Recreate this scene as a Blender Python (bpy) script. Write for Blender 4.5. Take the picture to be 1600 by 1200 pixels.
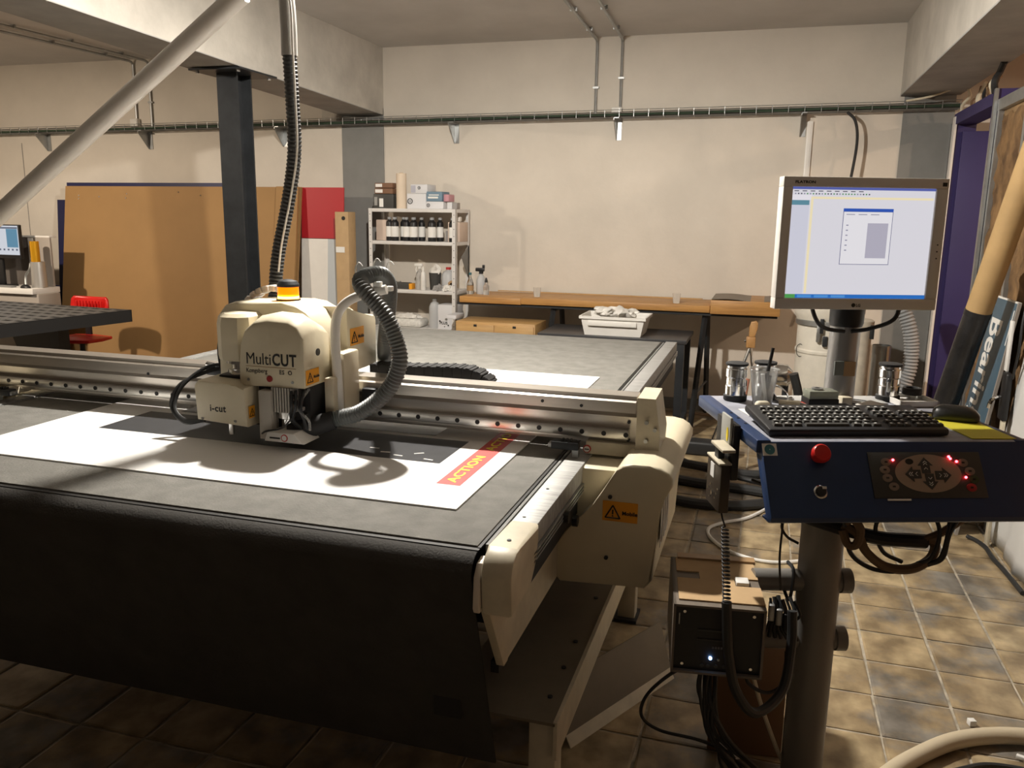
import bpy, bmesh, math, random
from mathutils import Vector, Matrix
random.seed(7)
for o in list(bpy.data.objects): bpy.data.objects.remove(o, do_unlink=True)
SC = bpy.context.scene
COL = SC.collection

# ------------------------------------------------------------------ camera
cd = bpy.data.cameras.new('camera'); cam = bpy.data.objects.new('camera', cd); COL.objects.link(cam)
cd.sensor_width = 36.0; cd.lens = 1300/1600*36; cd.clip_start = .05
right = Vector((.9564, .2918, .0141)).normalized()
fwd = Vector((-.2834, .9377, -.1978)).normalized()
up = right.cross(fwd).normalized(); right = fwd.cross(up).normalized()
m = Matrix((right, up, -fwd)).transposed().to_4x4(); m.translation = Vector((0, 0, 1.62))
cam.matrix_world = m
SC.camera = cam
# ------------------------------------------------------------------ world, exposure
w = bpy.data.worlds.new('world'); SC.world = w; w.use_nodes = True
w.node_tree.nodes['Background'].inputs[0].default_value = (.9, .8, .7, 1)
w.node_tree.nodes['Background'].inputs[1].default_value = .02
SC.view_settings.view_transform = 'Standard'; SC.view_settings.look = 'None'
SC.view_settings.exposure = 0.88; SC.view_settings.gamma = 1.0
SC.view_settings.use_curve_mapping = False
def lamp_light(name, loc, power, col, r, parent=None, spot=None):
    if spot:
        d = bpy.data.lights.new(name, 'AREA'); d.shape = 'DISK'; d.size = r*2
    else:
        d = bpy.data.lights.new(name, 'POINT'); d.shadow_soft_size = r
    d.energy = power; d.color = col
    o = bpy.data.objects.new(name, d); COL.objects.link(o); o.location = loc
    if spot: o.rotation_euler = Vector(spot).to_track_quat('-Z', 'Y').to_euler()
    if parent: o.parent = parent
    return o
MAIN_LAMP = ((-1.42, 3.22, 2.90), 250, (1, .93, .83), None, .045)
SIDE_LAMP = ((-6.55, 3.6, 2.86), 55, (1, .84, .66), (-.1, .75, -.65), .06)
NEXT_LAMP = ((2.9, 4.6, 2.7), 40, (1, .72, .5), (0, .1, -1), .06)

# ------------------------------------------------------------------ materials
MATS = {}
def mat(name, col, rough=.6, metal=0., var=.0, scale=8., bump=0., bscale=None, emit=None, estr=1., trans=0., col2=None, alpha=1., coat=0., stretch=None, rnd=0.):
    if name in MATS: return MATS[name]
    M = bpy.data.materials.new(name); M.use_nodes = True
    nt = M.node_tree; b = nt.nodes['Principled BSDF']
    b.inputs['Base Color'].default_value = (*col, 1); b.inputs['Roughness'].default_value = rough
    b.inputs['Metallic'].default_value = metal
    if trans: b.inputs['Transmission Weight'].default_value = trans; b.inputs['IOR'].default_value = 1.35
    if coat: b.inputs['Coat Weight'].default_value = coat
    if alpha < 1: b.inputs['Alpha'].default_value = alpha
    if emit:
        b.inputs['Emission Color'].default_value = (*emit, 1); b.inputs['Emission Strength'].default_value = estr
    vec = None
    if var or bump or col2:
        g = nt.nodes.new('ShaderNodeTexCoord'); mp = nt.nodes.new('ShaderNodeMapping')
        nt.links.new(g.outputs['Object'], mp.inputs[0])
        if stretch: mp.inputs['Scale'].default_value = stretch
        vec = mp.outputs[0]
    if var or col2:
        n = nt.nodes.new('ShaderNodeTexNoise'); n.inputs['Scale'].default_value = scale; n.inputs['Detail'].default_value = 5
        n.inputs['Roughness'].default_value = .6
        nt.links.new(vec, n.inputs['Vector'])
        r = nt.nodes.new('ShaderNodeValToRGB')
        a = col2 if col2 else tuple(c*(1-var) for c in col)
        c = col if col2 else tuple(min(1, c*(1+var)) for c in col)
        r.color_ramp.elements[0].color = (*a, 1); r.color_ramp.elements[1].color = (*c, 1)
        r.color_ramp.elements[0].position = .32; r.color_ramp.elements[1].position = .68
        nt.links.new(n.outputs[0], r.inputs[0])
        out = r.outputs[0]
        if rnd:
            oi = nt.nodes.new('ShaderNodeObjectInfo'); hs = nt.nodes.new('ShaderNodeHueSaturation')
            mr = nt.nodes.new('ShaderNodeMapRange'); mr.inputs['To Min'].default_value = 1-rnd; mr.inputs['To Max'].default_value = 1+rnd
            nt.links.new(oi.outputs['Random'], mr.inputs[0]); nt.links.new(mr.outputs[0], hs.inputs['Value'])
            nt.links.new(out, hs.inputs['Color']); out = hs.outputs[0]
        nt.links.new(out, b.inputs['Base Color'])
    if bump:
        n2 = nt.nodes.new('ShaderNodeTexNoise'); n2.inputs['Scale'].default_value = bscale or scale*4; n2.inputs['Detail'].default_value = 4
        nt.links.new(vec, n2.inputs['Vector'])
        bp = nt.nodes.new('ShaderNodeBump'); bp.inputs['Strength'].default_value = bump; bp.inputs['Distance'].default_value = .01
        nt.links.new(n2.outputs[0], bp.inputs['Height']); nt.links.new(bp.outputs[0], b.inputs['Normal'])
    MATS[name] = M
    return M
def tile_mat():
    M = bpy.data.materials.new('cement_tile'); M.use_nodes = True; nt = M.node_tree; N = nt.nodes; L = nt.links
    b = N['Principled BSDF']
    g = N.new('ShaderNodeNewGeometry'); oi = N.new('ShaderNodeObjectInfo')
    n1 = N.new('ShaderNodeTexNoise'); n1.inputs['Scale'].default_value = 3.6; n1.inputs['Detail'].default_value = 7; n1.inputs['Roughness'].default_value = .65
    n2 = N.new('ShaderNodeTexNoise'); n2.inputs['Scale'].default_value = 8; n2.inputs['Detail'].default_value = 6
    mp = N.new('ShaderNodeMapping'); mp.inputs['Scale'].default_value = (1.25, 1, 1)
    L.new(g.outputs['Position'], mp.inputs[0]); L.new(g.outputs['Position'], n1.inputs['Vector']); L.new(mp.outputs[0], n2.inputs['Vector'])
    r1 = N.new('ShaderNodeValToRGB'); e = r1.color_ramp.elements
    e[0].position = .36; e[0].color = (.24, .22, .19, 1); e[1].position = .66; e[1].color = (.46, .36, .215, 1)
    k = e.new(.5); k.color = (.38, .285, .165, 1)
    add = N.new('ShaderNodeMath'); add.operation = 'MULTIPLY_ADD'; add.inputs[1].default_value = .26; 
    L.new(oi.outputs['Random'], add.inputs[0]); sub = N.new('ShaderNodeMath'); sub.operation = 'SUBTRACT'; sub.inputs[1].default_value = .12
    L.new(n1.outputs[0], sub.inputs[0]); L.new(sub.outputs[0], add.inputs[2]); L.new(add.outputs[0], r1.inputs[0])
    r2 = N.new('ShaderNodeValToRGB'); r2.color_ramp.elements[0].position = .35; r2.color_ramp.elements[0].color = (.5, .48, .46, 1)
    r2.color_ramp.elements[1].position = .68; r2.color_ramp.elements[1].color = (1.15, 1.15, 1.15, 1)
    L.new(n2.outputs[0], r2.inputs[0])
    mx = N.new('ShaderNodeMix'); mx.data_type = 'RGBA'; mx.blend_type = 'MULTIPLY'; mx.inputs[0].default_value = 1.
    L.new(r1.outputs[0], mx.inputs[6]); L.new(r2.outputs[0], mx.inputs[7]); L.new(mx.outputs[2], b.inputs['Base Color'])
    b.inputs['Roughness'].default_value = .42
    bp = N.new('ShaderNodeBump'); bp.inputs['Strength'].default_value = .25; bp.inputs['Distance'].default_value = .01
    L.new(n2.outputs[0], bp.inputs['Height']); L.new(bp.outputs[0], b.inputs['Normal'])
    return M
def wood_mat(name, c1, c2, sc=(1.2, 14, 14), rough=.45):
    return mat(name, c1, rough, col2=c2, scale=3, stretch=sc, bump=.08, bscale=6)

M_wall = mat('painted_wall', (.66, .605, .53), .85, var=.05, scale=2.2, bump=.12, bscale=30)
M_ceil = mat('painted_ceiling', (.60, .58, .56), .9, var=.06, scale=2, bump=.1, bscale=20)
M_conc = mat('rough_plaster_beam', (.52, .49, .44), .9, var=.14, scale=3, bump=.35, bscale=14)
M_grey = mat('grey_paint', (.23, .23, .22), .8, var=.08, scale=4, bump=.08, bscale=30)
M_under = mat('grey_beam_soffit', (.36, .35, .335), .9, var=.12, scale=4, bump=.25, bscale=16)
M_mortar = mat('pale_mortar', (.42, .375, .30), .85, var=.4, scale=14, bump=.3, bscale=60)
M_tile = tile_mat()
M_steel = mat('galvanised_steel', (.42, .43, .43), .42, .85, var=.12, scale=12)
M_alu = mat('aluminium_extrusion', (.62, .58, .53), .34, .9, var=.1, scale=6, stretch=(.4, 8, 8))
M_alub = mat('brushed_rail', (.34, .34, .33), .55, .3, var=.4, scale=26, stretch=(.15, 9, 1), bump=.1)
M_chrome = mat('polished_steel', (.75, .75, .75), .14, 1.)
M_dark = mat('dark_steel', (.035, .038, .042), .45, .4, var=.2, scale=8)
M_black = mat('black_plastic', (.012, .012, .013), .45)
M_blackm = mat('black_matt', (.02, .02, .021), .75)
M_rubber = mat('black_rubber', (.022, .023, .024), .5)
M_hosegrey = mat('dark_grey_hose', (.13, .14, .14), .38)
M_cream = mat('cream_enamel', (.70, .63, .47), .42, var=.05, scale=6, bump=.04, bscale=90)
M_creamd = mat('cream_enamel_scuffed', (.62, .56, .43), .45, var=.14, scale=9)
M_matt = mat('cutting_mat', (.20, .195, .178), .82, var=.16, scale=14, bump=.18, bscale=160)
M_belt = mat('shaded_belt', (.048, .045, .041), .85, var=.14, scale=10, bump=.2, bscale=180)  # mat rubber, darkened so its colour carries the shade on the front
M_white = mat('white_sheet', (.86, .86, .85), .55)
M_whitep = mat('white_plastic', (.78, .76, .72), .45, var=.04, scale=6)
M_red = mat('red_print', (.62, .09, .08), .5)
M_yellow = mat('yellow_print', (.95, .80, .06), .5)
M_pblack = mat('dark_print', (.055, .056, .06), .32, var=.12, scale=20)
M_kraft = mat('brown_board', (.35, .20, .075), .7, var=.07, scale=1.6, bump=.04, bscale=40)
M_card = mat('cardboard', (.50, .34, .18), .8, var=.08, scale=7)
M_tubec = mat('cardboard_tube', (.44, .29, .13), .75, var=.08, scale=6)
M_navy = mat('navy_board', (.012, .014, .07), .5)
M_pblue = mat('purple_paint', (.032, .022, .11), .55, var=.06, scale=3)
M_crim = mat('crimson_board', (.42, .012, .02), .5)
M_lgrey = mat('light_grey_board', (.50, .54, .57), .5)
M_teal = mat('slate_blue_board', (.055, .105, .15), .5, var=.05, scale=3)
M_redpl = mat('red_plastic_chair', (.65, .015, .012), .35)
M_blue = mat('navy_enamel', (.017, .042, .12), .38, var=.08, scale=5)
M_blued = mat('blue_grey_top', (.30, .31, .36), .5, var=.2, scale=16)
M_postg = mat('grey_enamel_post', (.23, .22, .205), .45, .2, var=.06, scale=5)
M_wool = mat('mineral_wool', (.30, .175, .075), .95, col2=(.10, .055, .025), scale=9, stretch=(1, 1, .5), bump=1., bscale=22)
M_wood = wood_mat('oak_worktop', (.55, .29, .09), (.38, .19, .06))
M_woodl = wood_mat('beech_drawers', (.58, .36, .15), (.47, .28, .11))
M_woodc = wood_mat('wooden_clamp', (.52, .29, .11), (.40, .2, .07), (14, 14, 2))
M_glass = mat('clear_glass', (.95, .95, .95), .03, trans=1.)
M_clearp = mat('clear_plastic', (.85, .86, .86), .14, trans=.82)
M_amber = mat('amber_beacon', (.8, .2, .01), .25, trans=.3, emit=(1, .17, .0), estr=.75)
M_ambhot = mat('amber_beacon_lamp', (1, .8, .3), .4, emit=(1, .5, .06), estr=7)
M_orange = mat('orange_sticker', (.85, .36, .015), .5)
M_ink = mat('black_ink', (.015, .014, .013), .6)
M_paper = mat('paper_label', (.80, .79, .76), .7)
M_rag = mat('white_rag', (.75, .73, .69), .9, var=.08, scale=12, bump=.3, bscale=30)
M_led = mat('red_led', (1, .05, .05), .4, emit=(1, .03, .04), estr=14)
M_ledb = mat('blue_led', (.5, .7, 1), .4, emit=(.25, .5, 1), estr=12)
M_brown = mat('brown_strap', (.16, .10, .055), .7)
M_lime = mat('yellow_green_pad', (.56, .50, .035), .6)
M_goldr = mat('amber_film_roll', (.75, .38, .02), .25, .5)
M_grill = mat('grey_fin', (.45, .42, .38), .45, .5)
M_oval = mat('taupe_overlay', (.36, .27, .20), .55)
M_pad = mat('charcoal_overlay', (.05, .049, .045), .5)
M_tape = mat('brown_packing_tape', (.38, .24, .12), .4)

# ------------------------------------------------------------------ mesh helpers
def cr(pts, n=8, closed=False):
    P = [Vector(p) for p in pts]; out = []
    m_ = len(P)
    for i in range(m_ if closed else m_-1):
        p1, p2 = P[i], P[(i+1) % m_]
        p0 = P[i-1] if (i > 0 or closed) else p1*2-p2
        p3 = P[(i+2) % m_] if (i+2 < m_ or closed) else p2*2-p1
        for k in range(n):
            t = k/n
            out.append(.5*((2*p1)+(-p0+p2)*t+(2*p0-5*p1+4*p2-p3)*t*t+(-p0+3*p1-3*p2+p3)*t**3))
    if not closed: out.append(P[-1].copy())
    return out
def resample(pts, ds):
    out = [pts[0].copy()]; acc = 0.
    for a, b in zip(pts, pts[1:]):
        d = (b-a).length
        while acc+d >= ds and d > 1e-9:
            t = (ds-acc)/d; a = a+(b-a)*t; out.append(a.copy()); d = (b-a).length; acc = 0.
        acc += d
    return out
def wm(o):
    M = Matrix.Identity(4)
    while o is not None:
        M = Matrix.Translation(o.location) @ o.rotation_euler.to_matrix().to_4x4() @ M; o = o.parent
    return M
class MB:
    def __init__(s): s.v = []; s.f = []; s.T = None
    def _add(s, vs, fs, M=None):
        o = len(s.v)
        for p in vs:
            p = Vector(p)
            if M is not None: p = M @ p
            if s.T is not None: p = s.T @ p
            s.v.append(tuple(p))
        s.f += [tuple(i+o for i in f) for f in fs]
        return s
    def bm(s, b, M=None):
        b.verts.ensure_lookup_table(); b.verts.index_update()
        s._add([v.co.copy() for v in b.verts], [[v.index for v in f.verts] for f in b.faces], M); b.free(); return s
    def box(s, c, size, bev=0., seg=2, M=None, rz=0.):
        R_ = Matrix.Translation(Vector(c)) @ Matrix.Rotation(rz, 4, 'Z')
        if M is not None: R_ = M @ R_
        x, y, z = (a/2 for a in size)
        if not bev:
            vs = [(-x,-y,-z),(x,-y,-z),(x,y,-z),(-x,y,-z),(-x,-y,z),(x,-y,z),(x,y,z),(-x,y,z)]
            return s._add(vs, [(3,2,1,0),(4,5,6,7),(0,1,5,4),(1,2,6,5),(2,3,7,6),(3,0,4,7)], R_)
        b = bmesh.new(); bmesh.ops.create_cube(b, size=1)
        for v in b.verts: v.co = Vector((v.co.x*2*x, v.co.y*2*y, v.co.z*2*z))
        bmesh.ops.bevel(b, geom=b.edges[:], offset=min(bev, x*.95, y*.95, z*.95), segments=seg, affect='EDGES', profile=.5)
        return s.bm(b, R_)
    def b2(s, lo, hi, bev=0., seg=2, M=None):
        return s.box([(a+b)/2 for a, b in zip(lo, hi)], [abs(b-a) for a, b in zip(lo, hi)], bev, seg, M)
    def prism(s, poly, axis, a, b, bev=0., seg=2, M=None):
        # poly in the two other axes (x,y / x,z / y,z order)
        def P(p, t):
            return {'x': (t, p[0], p[1]), 'y': (p[0], t, p[1]), 'z': (p[0], p[1], t)}[axis]
        B = bmesh.new()
        lo = [B.verts.new(P(p, a)) for p in poly]; hi = [B.verts.new(P(p, b)) for p in poly]; n = len(poly)
        f1 = B.faces.new(lo[::-1]); f2 = B.faces.new(hi)
        for i in range(n): B.faces.new((lo[i], lo[(i+1) % n], hi[(i+1) % n], hi[i]))
        if bev: bmesh.ops.bevel(B, geom=list(f1.edges)+list(f2.edges), offset=bev, segments=seg, affect='EDGES', profile=.5)
        bmesh.ops.recalc_face_normals(B, faces=B.faces[:])
        return s.bm(B, M)
    def tube(s, pts, r, n=8, caps=True, rs=None, M=None, closed=False):
        P = [Vector(p) for p in pts]; k = len(P)
        t0 = (P[1]-P[0]).normalized(); a = Vector((0, 0, 1)) if abs(t0.z) < .9 else Vector((1, 0, 0))
        nrm = t0.cross(a).normalized(); vs = []; fs = []
        for i, p in enumerate(P):
            if closed: t = (P[(i+1) % k]-P[i-1]).normalized()
            else: t = ((P[min(i+1, k-1)]-P[max(i-1, 0)])).normalized()
            nrm = (nrm-t*nrm.dot(t)).normalized(); bn = t.cross(nrm)
            rr = rs[i] if rs else r
            for j in range(n):
                an = 2*math.pi*j/n; vs.append(p+(nrm*math.cos(an)+bn*math.sin(an))*rr)
        for i in range(k if closed else k-1):
            i2 = (i+1) % k
            for j in range(n): fs.append((i*n+j, i*n+(j+1) % n, i2*n+(j+1) % n, i2*n+j))
        if caps and not closed: fs.append(tuple(range(n))[::-1]); fs.append(tuple((k-1)*n+j for j in range(n)))
        return s._add(vs, fs, M)
    def cyl(s, p0, p1, r0, r1=None, n=20, M=None):
        r1 = r0 if r1 is None else r1
        return s.tube([p0, p1], r0, n, True, [r0, r1], M)
    def ribbed(s, pts, r, rib, n=12, depth=.1, M=None):
        q = resample([Vector(p) for p in pts], rib/2); rs = [r*(1 if i % 2 else 1-depth) for i in range(len(q))]
        return s.tube(q, r, n, True, rs, M)
    def lathe(s, prof, c=(0, 0, 0), n=24, M=None):
        vs = []; fs = []; k = len(prof)
        for r, z in prof:
            for j in range(n):
                an = 2*math.pi*j/n; vs.append((c[0]+r*math.cos(an), c[1]+r*math.sin(an), c[2]+z))
        for i in range(k-1):
            for j in range(n): fs.append((i*n+j, i*n+(j+1) % n, (i+1)*n+(j+1) % n, (i+1)*n+j))
        if prof[0][0] > 1e-6: fs.append(tuple(range(n))[::-1])
        if prof[-1][0] > 1e-6: fs.append(tuple((k-1)*n+j for j in range(n)))
        return s._add(vs, fs, M)
    def quad(s, a, b, c, d): return s._add([a, b, c, d], [(0, 1, 2, 3)])
    def build(s, name, material, parent=None, world=True, smooth=True, angle=35):
        me = bpy.data.meshes.new(name)
        vs = s.v
        if parent is not None and world:
            inv = wm(parent).inverted(); vs = [tuple(inv @ Vector(p)) for p in vs]
        me.from_pydata(vs, [], s.f); me.update()
        if smooth:
            me.polygons.foreach_set('use_smooth', [True]*len(me.polygons))
            try: me.set_sharp_from_angle(angle=math.radians(angle))
            except Exception: pass
        me.materials.append(material)
        o = bpy.data.objects.new(name, me); COL.objects.link(o)
        if parent is not None: o.parent = parent
        return o
USED = set()
def tag(o, label, cat, group=None):
    o['label'] = label; o['category'] = cat
    if group: o['group'] = group
    return o
def thing(name, label, cat, loc=(0, 0, 0), rz=0., group=None):
    o = bpy.data.objects.new(name, None); COL.objects.link(o); o.empty_display_size = .1
    o.location = loc; o.rotation_euler = (0, 0, rz); return tag(o, label, cat, group)
def solo(mb, name, material, label, cat, group=None, angle=35):
    # a one-mesh thing; origin at the middle of its base
    xs = [p[0] for p in mb.v]; ys = [p[1] for p in mb.v]; zs = [p[2] for p in mb.v]
    c = Vector(((min(xs)+max(xs))/2, (min(ys)+max(ys))/2, min(zs)))
    mb.v = [tuple(Vector(p)-c) for p in mb.v]
    o = mb.build(name, material, None, angle=angle); o.location = c
    return tag(o, label, cat, group)
def struct(mb, name, material, parent=None, label=None):
    o = mb.build(name, material, parent, angle=30)
    if parent is None: o['kind'] = 'structure'
    if label: o['label'] = label
    return o
def sublabel(o, l): o['label'] = l; return o
def frame(o, ex, ey):
    ex = Vector(ex).normalized(); ey = Vector(ey); ey = (ey-ex*ey.dot(ex)).normalized(); ez = ex.cross(ey)
    M = Matrix((ex, ey, ez)).transposed().to_4x4(); M.translation = Vector(o); return M
def text(s, size, M, material, parent, name='lettering', bold=0., ext=.0006, align='LEFT', squash=1., space=1.):
    cu = bpy.data.curves.new('txt', 'FONT'); cu.body = s; cu.size = size; cu.extrude = ext; cu.offset = bold; cu.align_x = align; cu.space_character = space
    cu.resolution_u = 3
    t = bpy.data.objects.new('txt', cu); COL.objects.link(t)
    dg = bpy.context.evaluated_depsgraph_get(); me = bpy.data.meshes.new_from_object(t.evaluated_get(dg))
    bpy.data.objects.remove(t); bpy.data.curves.remove(cu)
    mb = MB(); S = Matrix.Diagonal((squash, 1, 1, 1))
    mb._add([v.co.copy() for v in me.vertices], [list(p.vertices) for p in me.polygons], M @ S); bpy.data.meshes.remove(me)
    return mb.build(name, material, parent, smooth=False)
# ================================================================== SETTING
PITCH = .247; TX0 = .457; TY0 = 3.14
floor = struct(MB().b2((-9.2, -2.6, -.12), (4.2, 7.2, -.006)), 'floor', M_mortar)
def tile_mesh(seed):
    rr = random.Random(seed); h = PITCH/2-.0055; c = .007
    vs = []; 
    for (r, z) in ((h, -.006), (h, -.0025), (h-c, 0.)):
        for (a, b) in ((-1, -1), (1, -1), (1, 1), (-1, 1)):
            vs.append((a*r+rr.uniform(-.0025, .0025), b*r+rr.uniform(-.0025, .0025), z+(rr.uniform(-.0008, .0008) if z == 0 else 0)))
    fs = [(8, 9, 10, 11)]
    for k in (0, 4):
        for j in range(4): fs.append((k+j, k+(j+1) % 4, k+4+(j+1) % 4, k+4+j))
    return vs, fs
TM = []
for i in range(4):
    vs, fs = tile_mesh(i); me = bpy.data.meshes.new('tile'); me.from_pydata(vs, [], fs); me.materials.append(M_tile); TM.append(me)
rest = MB(); ntile = 0
for ix in range(-40, 17):
    for iy in range(-24, 18):
        x = TX0+(ix+.5)*PITCH; y = TY0+(iy+.5)*PITCH
        if not (-9.1 < x < 4.1 and -2.5 < y < 7.08): continue
        near = (-.75 < x < 1.3 and 1.9 < y < 7.1) or (-2.4 < x < -.3 and 1.75 < y < 2.75)
        if near:
            o = bpy.data.objects.new('tile', random.choice(TM)); COL.objects.link(o); o.parent = floor; o.location = (x, y, random.uniform(-.0012, .0006)); ntile += 1
        else:
            vs, fs = tile_mesh(random.randint(0, 9)); rest._add(vs, fs, Matrix.Translation((x, y, 0)))
r_ = rest.build('tile_field', M_tile, floor, smooth=False); r_['kind'] = 'stuff'
CZ = 3.08
struct(MB().b2((-9.2, 7.2, -.12), (4.2, 7.4, CZ+.2)), 'wall_back', M_wall)
struct(MB().b2((-9.4, -2.6, -.12), (-9.2, 7.4, CZ+.2)), 'wall_left', M_wall)
struct(MB().b2((4.2, -2.6, -.12), (4.4, 7.4, CZ+.2)), 'wall_right', mat('peach_wall', (.66, .48, .36), .85, var=.05, scale=2))
struct(MB().b2((-9.4, -2.8, -.12), (4.4, -2.6, CZ+.2)), 'wall_front', mat('darkened_wall', (.10, .09, .08), .9))  # unseen wall, coloured dark to cut the light bounced onto the table front
struct(MB().b2((-9.2, -2.6, CZ), (4.2, 7.2, CZ+.2)), 'ceiling', M_ceil)
# columns standing against the back wall
struct(MB().b2((-3.85, 7.188, -.006), (-3.43, 7.2, 2.56)), 'column_left', M_grey)
struct(MB().b2((.905, 7.188, -.006), (1.26, 7.2, 2.60)), 'column_right', M_grey)
# ceiling beams: plaster sides, grey soffit
bl = MB().prism([(7.2, 2.505), (3.5, 2.615), (-2.6, 2.70), (-2.6, 3.09), (7.2, 3.09)], 'x', -3.83, -3.43)
b_ = struct(bl, 'beam_left', M_conc)
struct(MB().prism([(7.18, 2.5), (3.5, 2.610), (-2.6, 2.695), (-2.6, 2.701), (3.5, 2.616), (7.18, 2.506)], 'x', -3.832, -3.428), 'soffit_left', M_under, b_)
br = struct(MB().b2((.875, -2.6, 2.56), (1.285, 7.2, 3.09)), 'beam_right', M_conc)
struct(MB().b2((.873, -2.6, 2.553), (1.287, 7.19, 2.562)), 'soffit_right', M_under, br)
# skirting, grey, along the back wall right of the shelf
struct(MB().b2((-3.4, 7.185, -.004), (.9, 7.2, .09)), 'baseboard_back', M_grey)

# ---- right-hand partition: steel studs, mineral wool, purple door
XP = 1.25
pw = MB().b2((XP+.015, 2.6, -.004), (XP+.1, 5.74, 2.30))
part_ = struct(pw, 'wall_partition', mat('osb_board', (.30, .19, .09), .8, var=.3, scale=14))
def wool(lo, hi, seed, name):
    rr = random.Random(seed); mb = MB(); ny = max(3, int((hi[1]-lo[1])/.045)); nz = max(4, int((hi[2]-lo[2])/.05)); vs = []; fs = []
    for j in range(nz+1):
        for i in range(ny+1):
            edge = i in (0, ny) or j in (0, nz)
            vs.append((lo[0]-(0 if edge else rr.uniform(0, .028)), lo[1]+(hi[1]-lo[1])*i/ny+rr.uniform(-.012, .012), lo[2]+(hi[2]-lo[2])*j/nz+rr.uniform(-.012, .012)))
    for j in range(nz):
        for i in range(ny): a = j*(ny+1)+i; fs.append((a, a+ny+1, a+ny+2, a+1))
    mb._add(vs, fs); return mb
for i, (a, b) in enumerate(((5.17, 5.72), (4.56, 5.13), (3.9, 4.52), (2.7, 3.86))):
    w_ = wool((XP+.012, a, .02), (XP+.012, b, 2.24), i+3, 'w').build('insulation_panel', M_wool, part_)
for y in (5.74, 5.15, 4.54, 3.88):
    MB().b2((XP-.012, y-.022, 0), (XP+.11, y+.022, 2.3)).build('steel_stud', M_steel, part_)
MB().b2((XP-.015, 2.6, 2.27), (XP+.11, 5.76, 2.335)).build('steel_track', M_steel, part_)
rr_ = MB().prism([(6.955, 2.36), (7.19, 2.36), (7.19, 0), (6.955, 0)], 'x', XP+.04, XP+.09)
e_ = struct(rr_, 'wall_door_return', M_steel)
wool((XP+.03, 6.965, .02), (XP+.03, 7.17, 2.3), 77, 'w').build('insulation_panel', M_wool, e_)
MB().b2((XP-.005, 7.165, 0), (XP+.05, 7.19, 2.34)).build('steel_stud', M_steel, e_)
# purple door frame with its leaf standing open
d1 = struct(MB().b2((XP-.03, 6.90, 0), (XP+.11, 6.95, 2.36)), 'door_1', M_pblue)
MB().b2((XP-.036, 6.885, 0), (XP-.02, 6.96, 2.365)).build('white_edging', mat('white_trim', (.75, .72, .68), .5), d1)
MB().b2((XP-.03, 5.78, 0), (XP+.11, 5.83, 2.40)).build('door_jamb', M_pblue, d1)
MB().b2((XP-.034, 5.765, 0), (XP-.015, 5.80, 2.40)).build('steel_edging', M_steel, d1)
MB().b2((XP-.03, 5.80, 2.31), (XP+.11, 6.95, 2.385)).build('door_header', M_pblue, d1)
MB().b2((XP+.02, 6.86, .01), (XP+.92, 6.90, 2.26), .004).build('door_leaf', M_pblue, d1)
# wires and rags hanging off the top of the partition
h = thing('cable_bundle', 'bundle of tangled cables and scraps above the purple door header', 'cables', (XP, 6.5, 2.385))
for i in range(9):
    y = 6.95-i*.14+random.uniform(-.03, .03); x = XP+random.uniform(-.02, .08)
    MB().tube(cr([(x, y, 2.386), (x-.02+random.uniform(-.02, .02), y-.03, 2.45), (x+random.uniform(-.03, .03), y+random.uniform(-.08, .05), 2.50), (x+.02, y-.05, 2.553)], 5), random.choice((.008, .012, .02))).build('cable', random.choice((M_rubber, M_creamd, M_brown, M_tape)), h)
# ================================================================== WALL SERVICES
tr = thing('cable_tray', 'long wire mesh cable tray running along the back wall', 'cable tray', (-3, 7.1, 2.39))
def tz(x): return 2.385+(x+7.9)*.0066
X0, X1 = -9.1, 1.28
for (y, dz) in ((7.185, .055), (7.185, .0), (7.13, .0), (7.075, .0), (7.06, .03), (7.06, .055)):
    MB().tube([(X0, y, tz(X0)+dz), (X1, y, tz(X1)+dz)], .0028, 5).build('long_wire', M_steel, tr)
x = X0+.05; me0 = None
while x < X1:
    z = tz(x)
    if me0 is None:
        o = MB().tube([(x, 7.185, z+.057), (x, 7.185, z), (x, 7.06, z), (x, 7.06, z+.057)], .003, 5).build('cross_wire', M_steel, tr); me0 = (o.data, x, z)
    else:
        o = bpy.data.objects.new('cross_wire', me0[0]); COL.objects.link(o); o.parent = tr; o.location = (x-me0[1], 0, z-me0[2])
    x += .12
for i in range(9):
    y = 7.08+.011*i; r = random.choice((.005, .006, .008))
    pts = [(xx, y+random.uniform(-.008, .008), tz(xx)+.006+r+random.uniform(0, .014)) for xx in [X0+k*.65 for k in range(17)]]
    MB().tube(cr(pts, 3), r, 6).build('cable', random.choice((M_rubber, M_rubber, mat('green_cable', (.04, .07, .045), .5), mat('grey_cable', (.16, .15, .13), .5))), tr)
for i, x in enumerate((-7.25, -5.98, -4.45, -2.72, -1.27, .19)):
    z = tz(x)-.004
    t = MB(); t.prism([(7.2, z), (7.04, z), (7.04, z-.02), (7.185, z-.17), (7.2, z-.17)], 'x', x-.022, x-.016)
    t.b2((x-.022, 7.04, z-.006), (x+.022, 7.2, z)); t.b2((x-.022, 7.192, z-.17), (x+.022, 7.2, z))
    t.build('wall_bracket', M_steel, tr)
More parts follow.
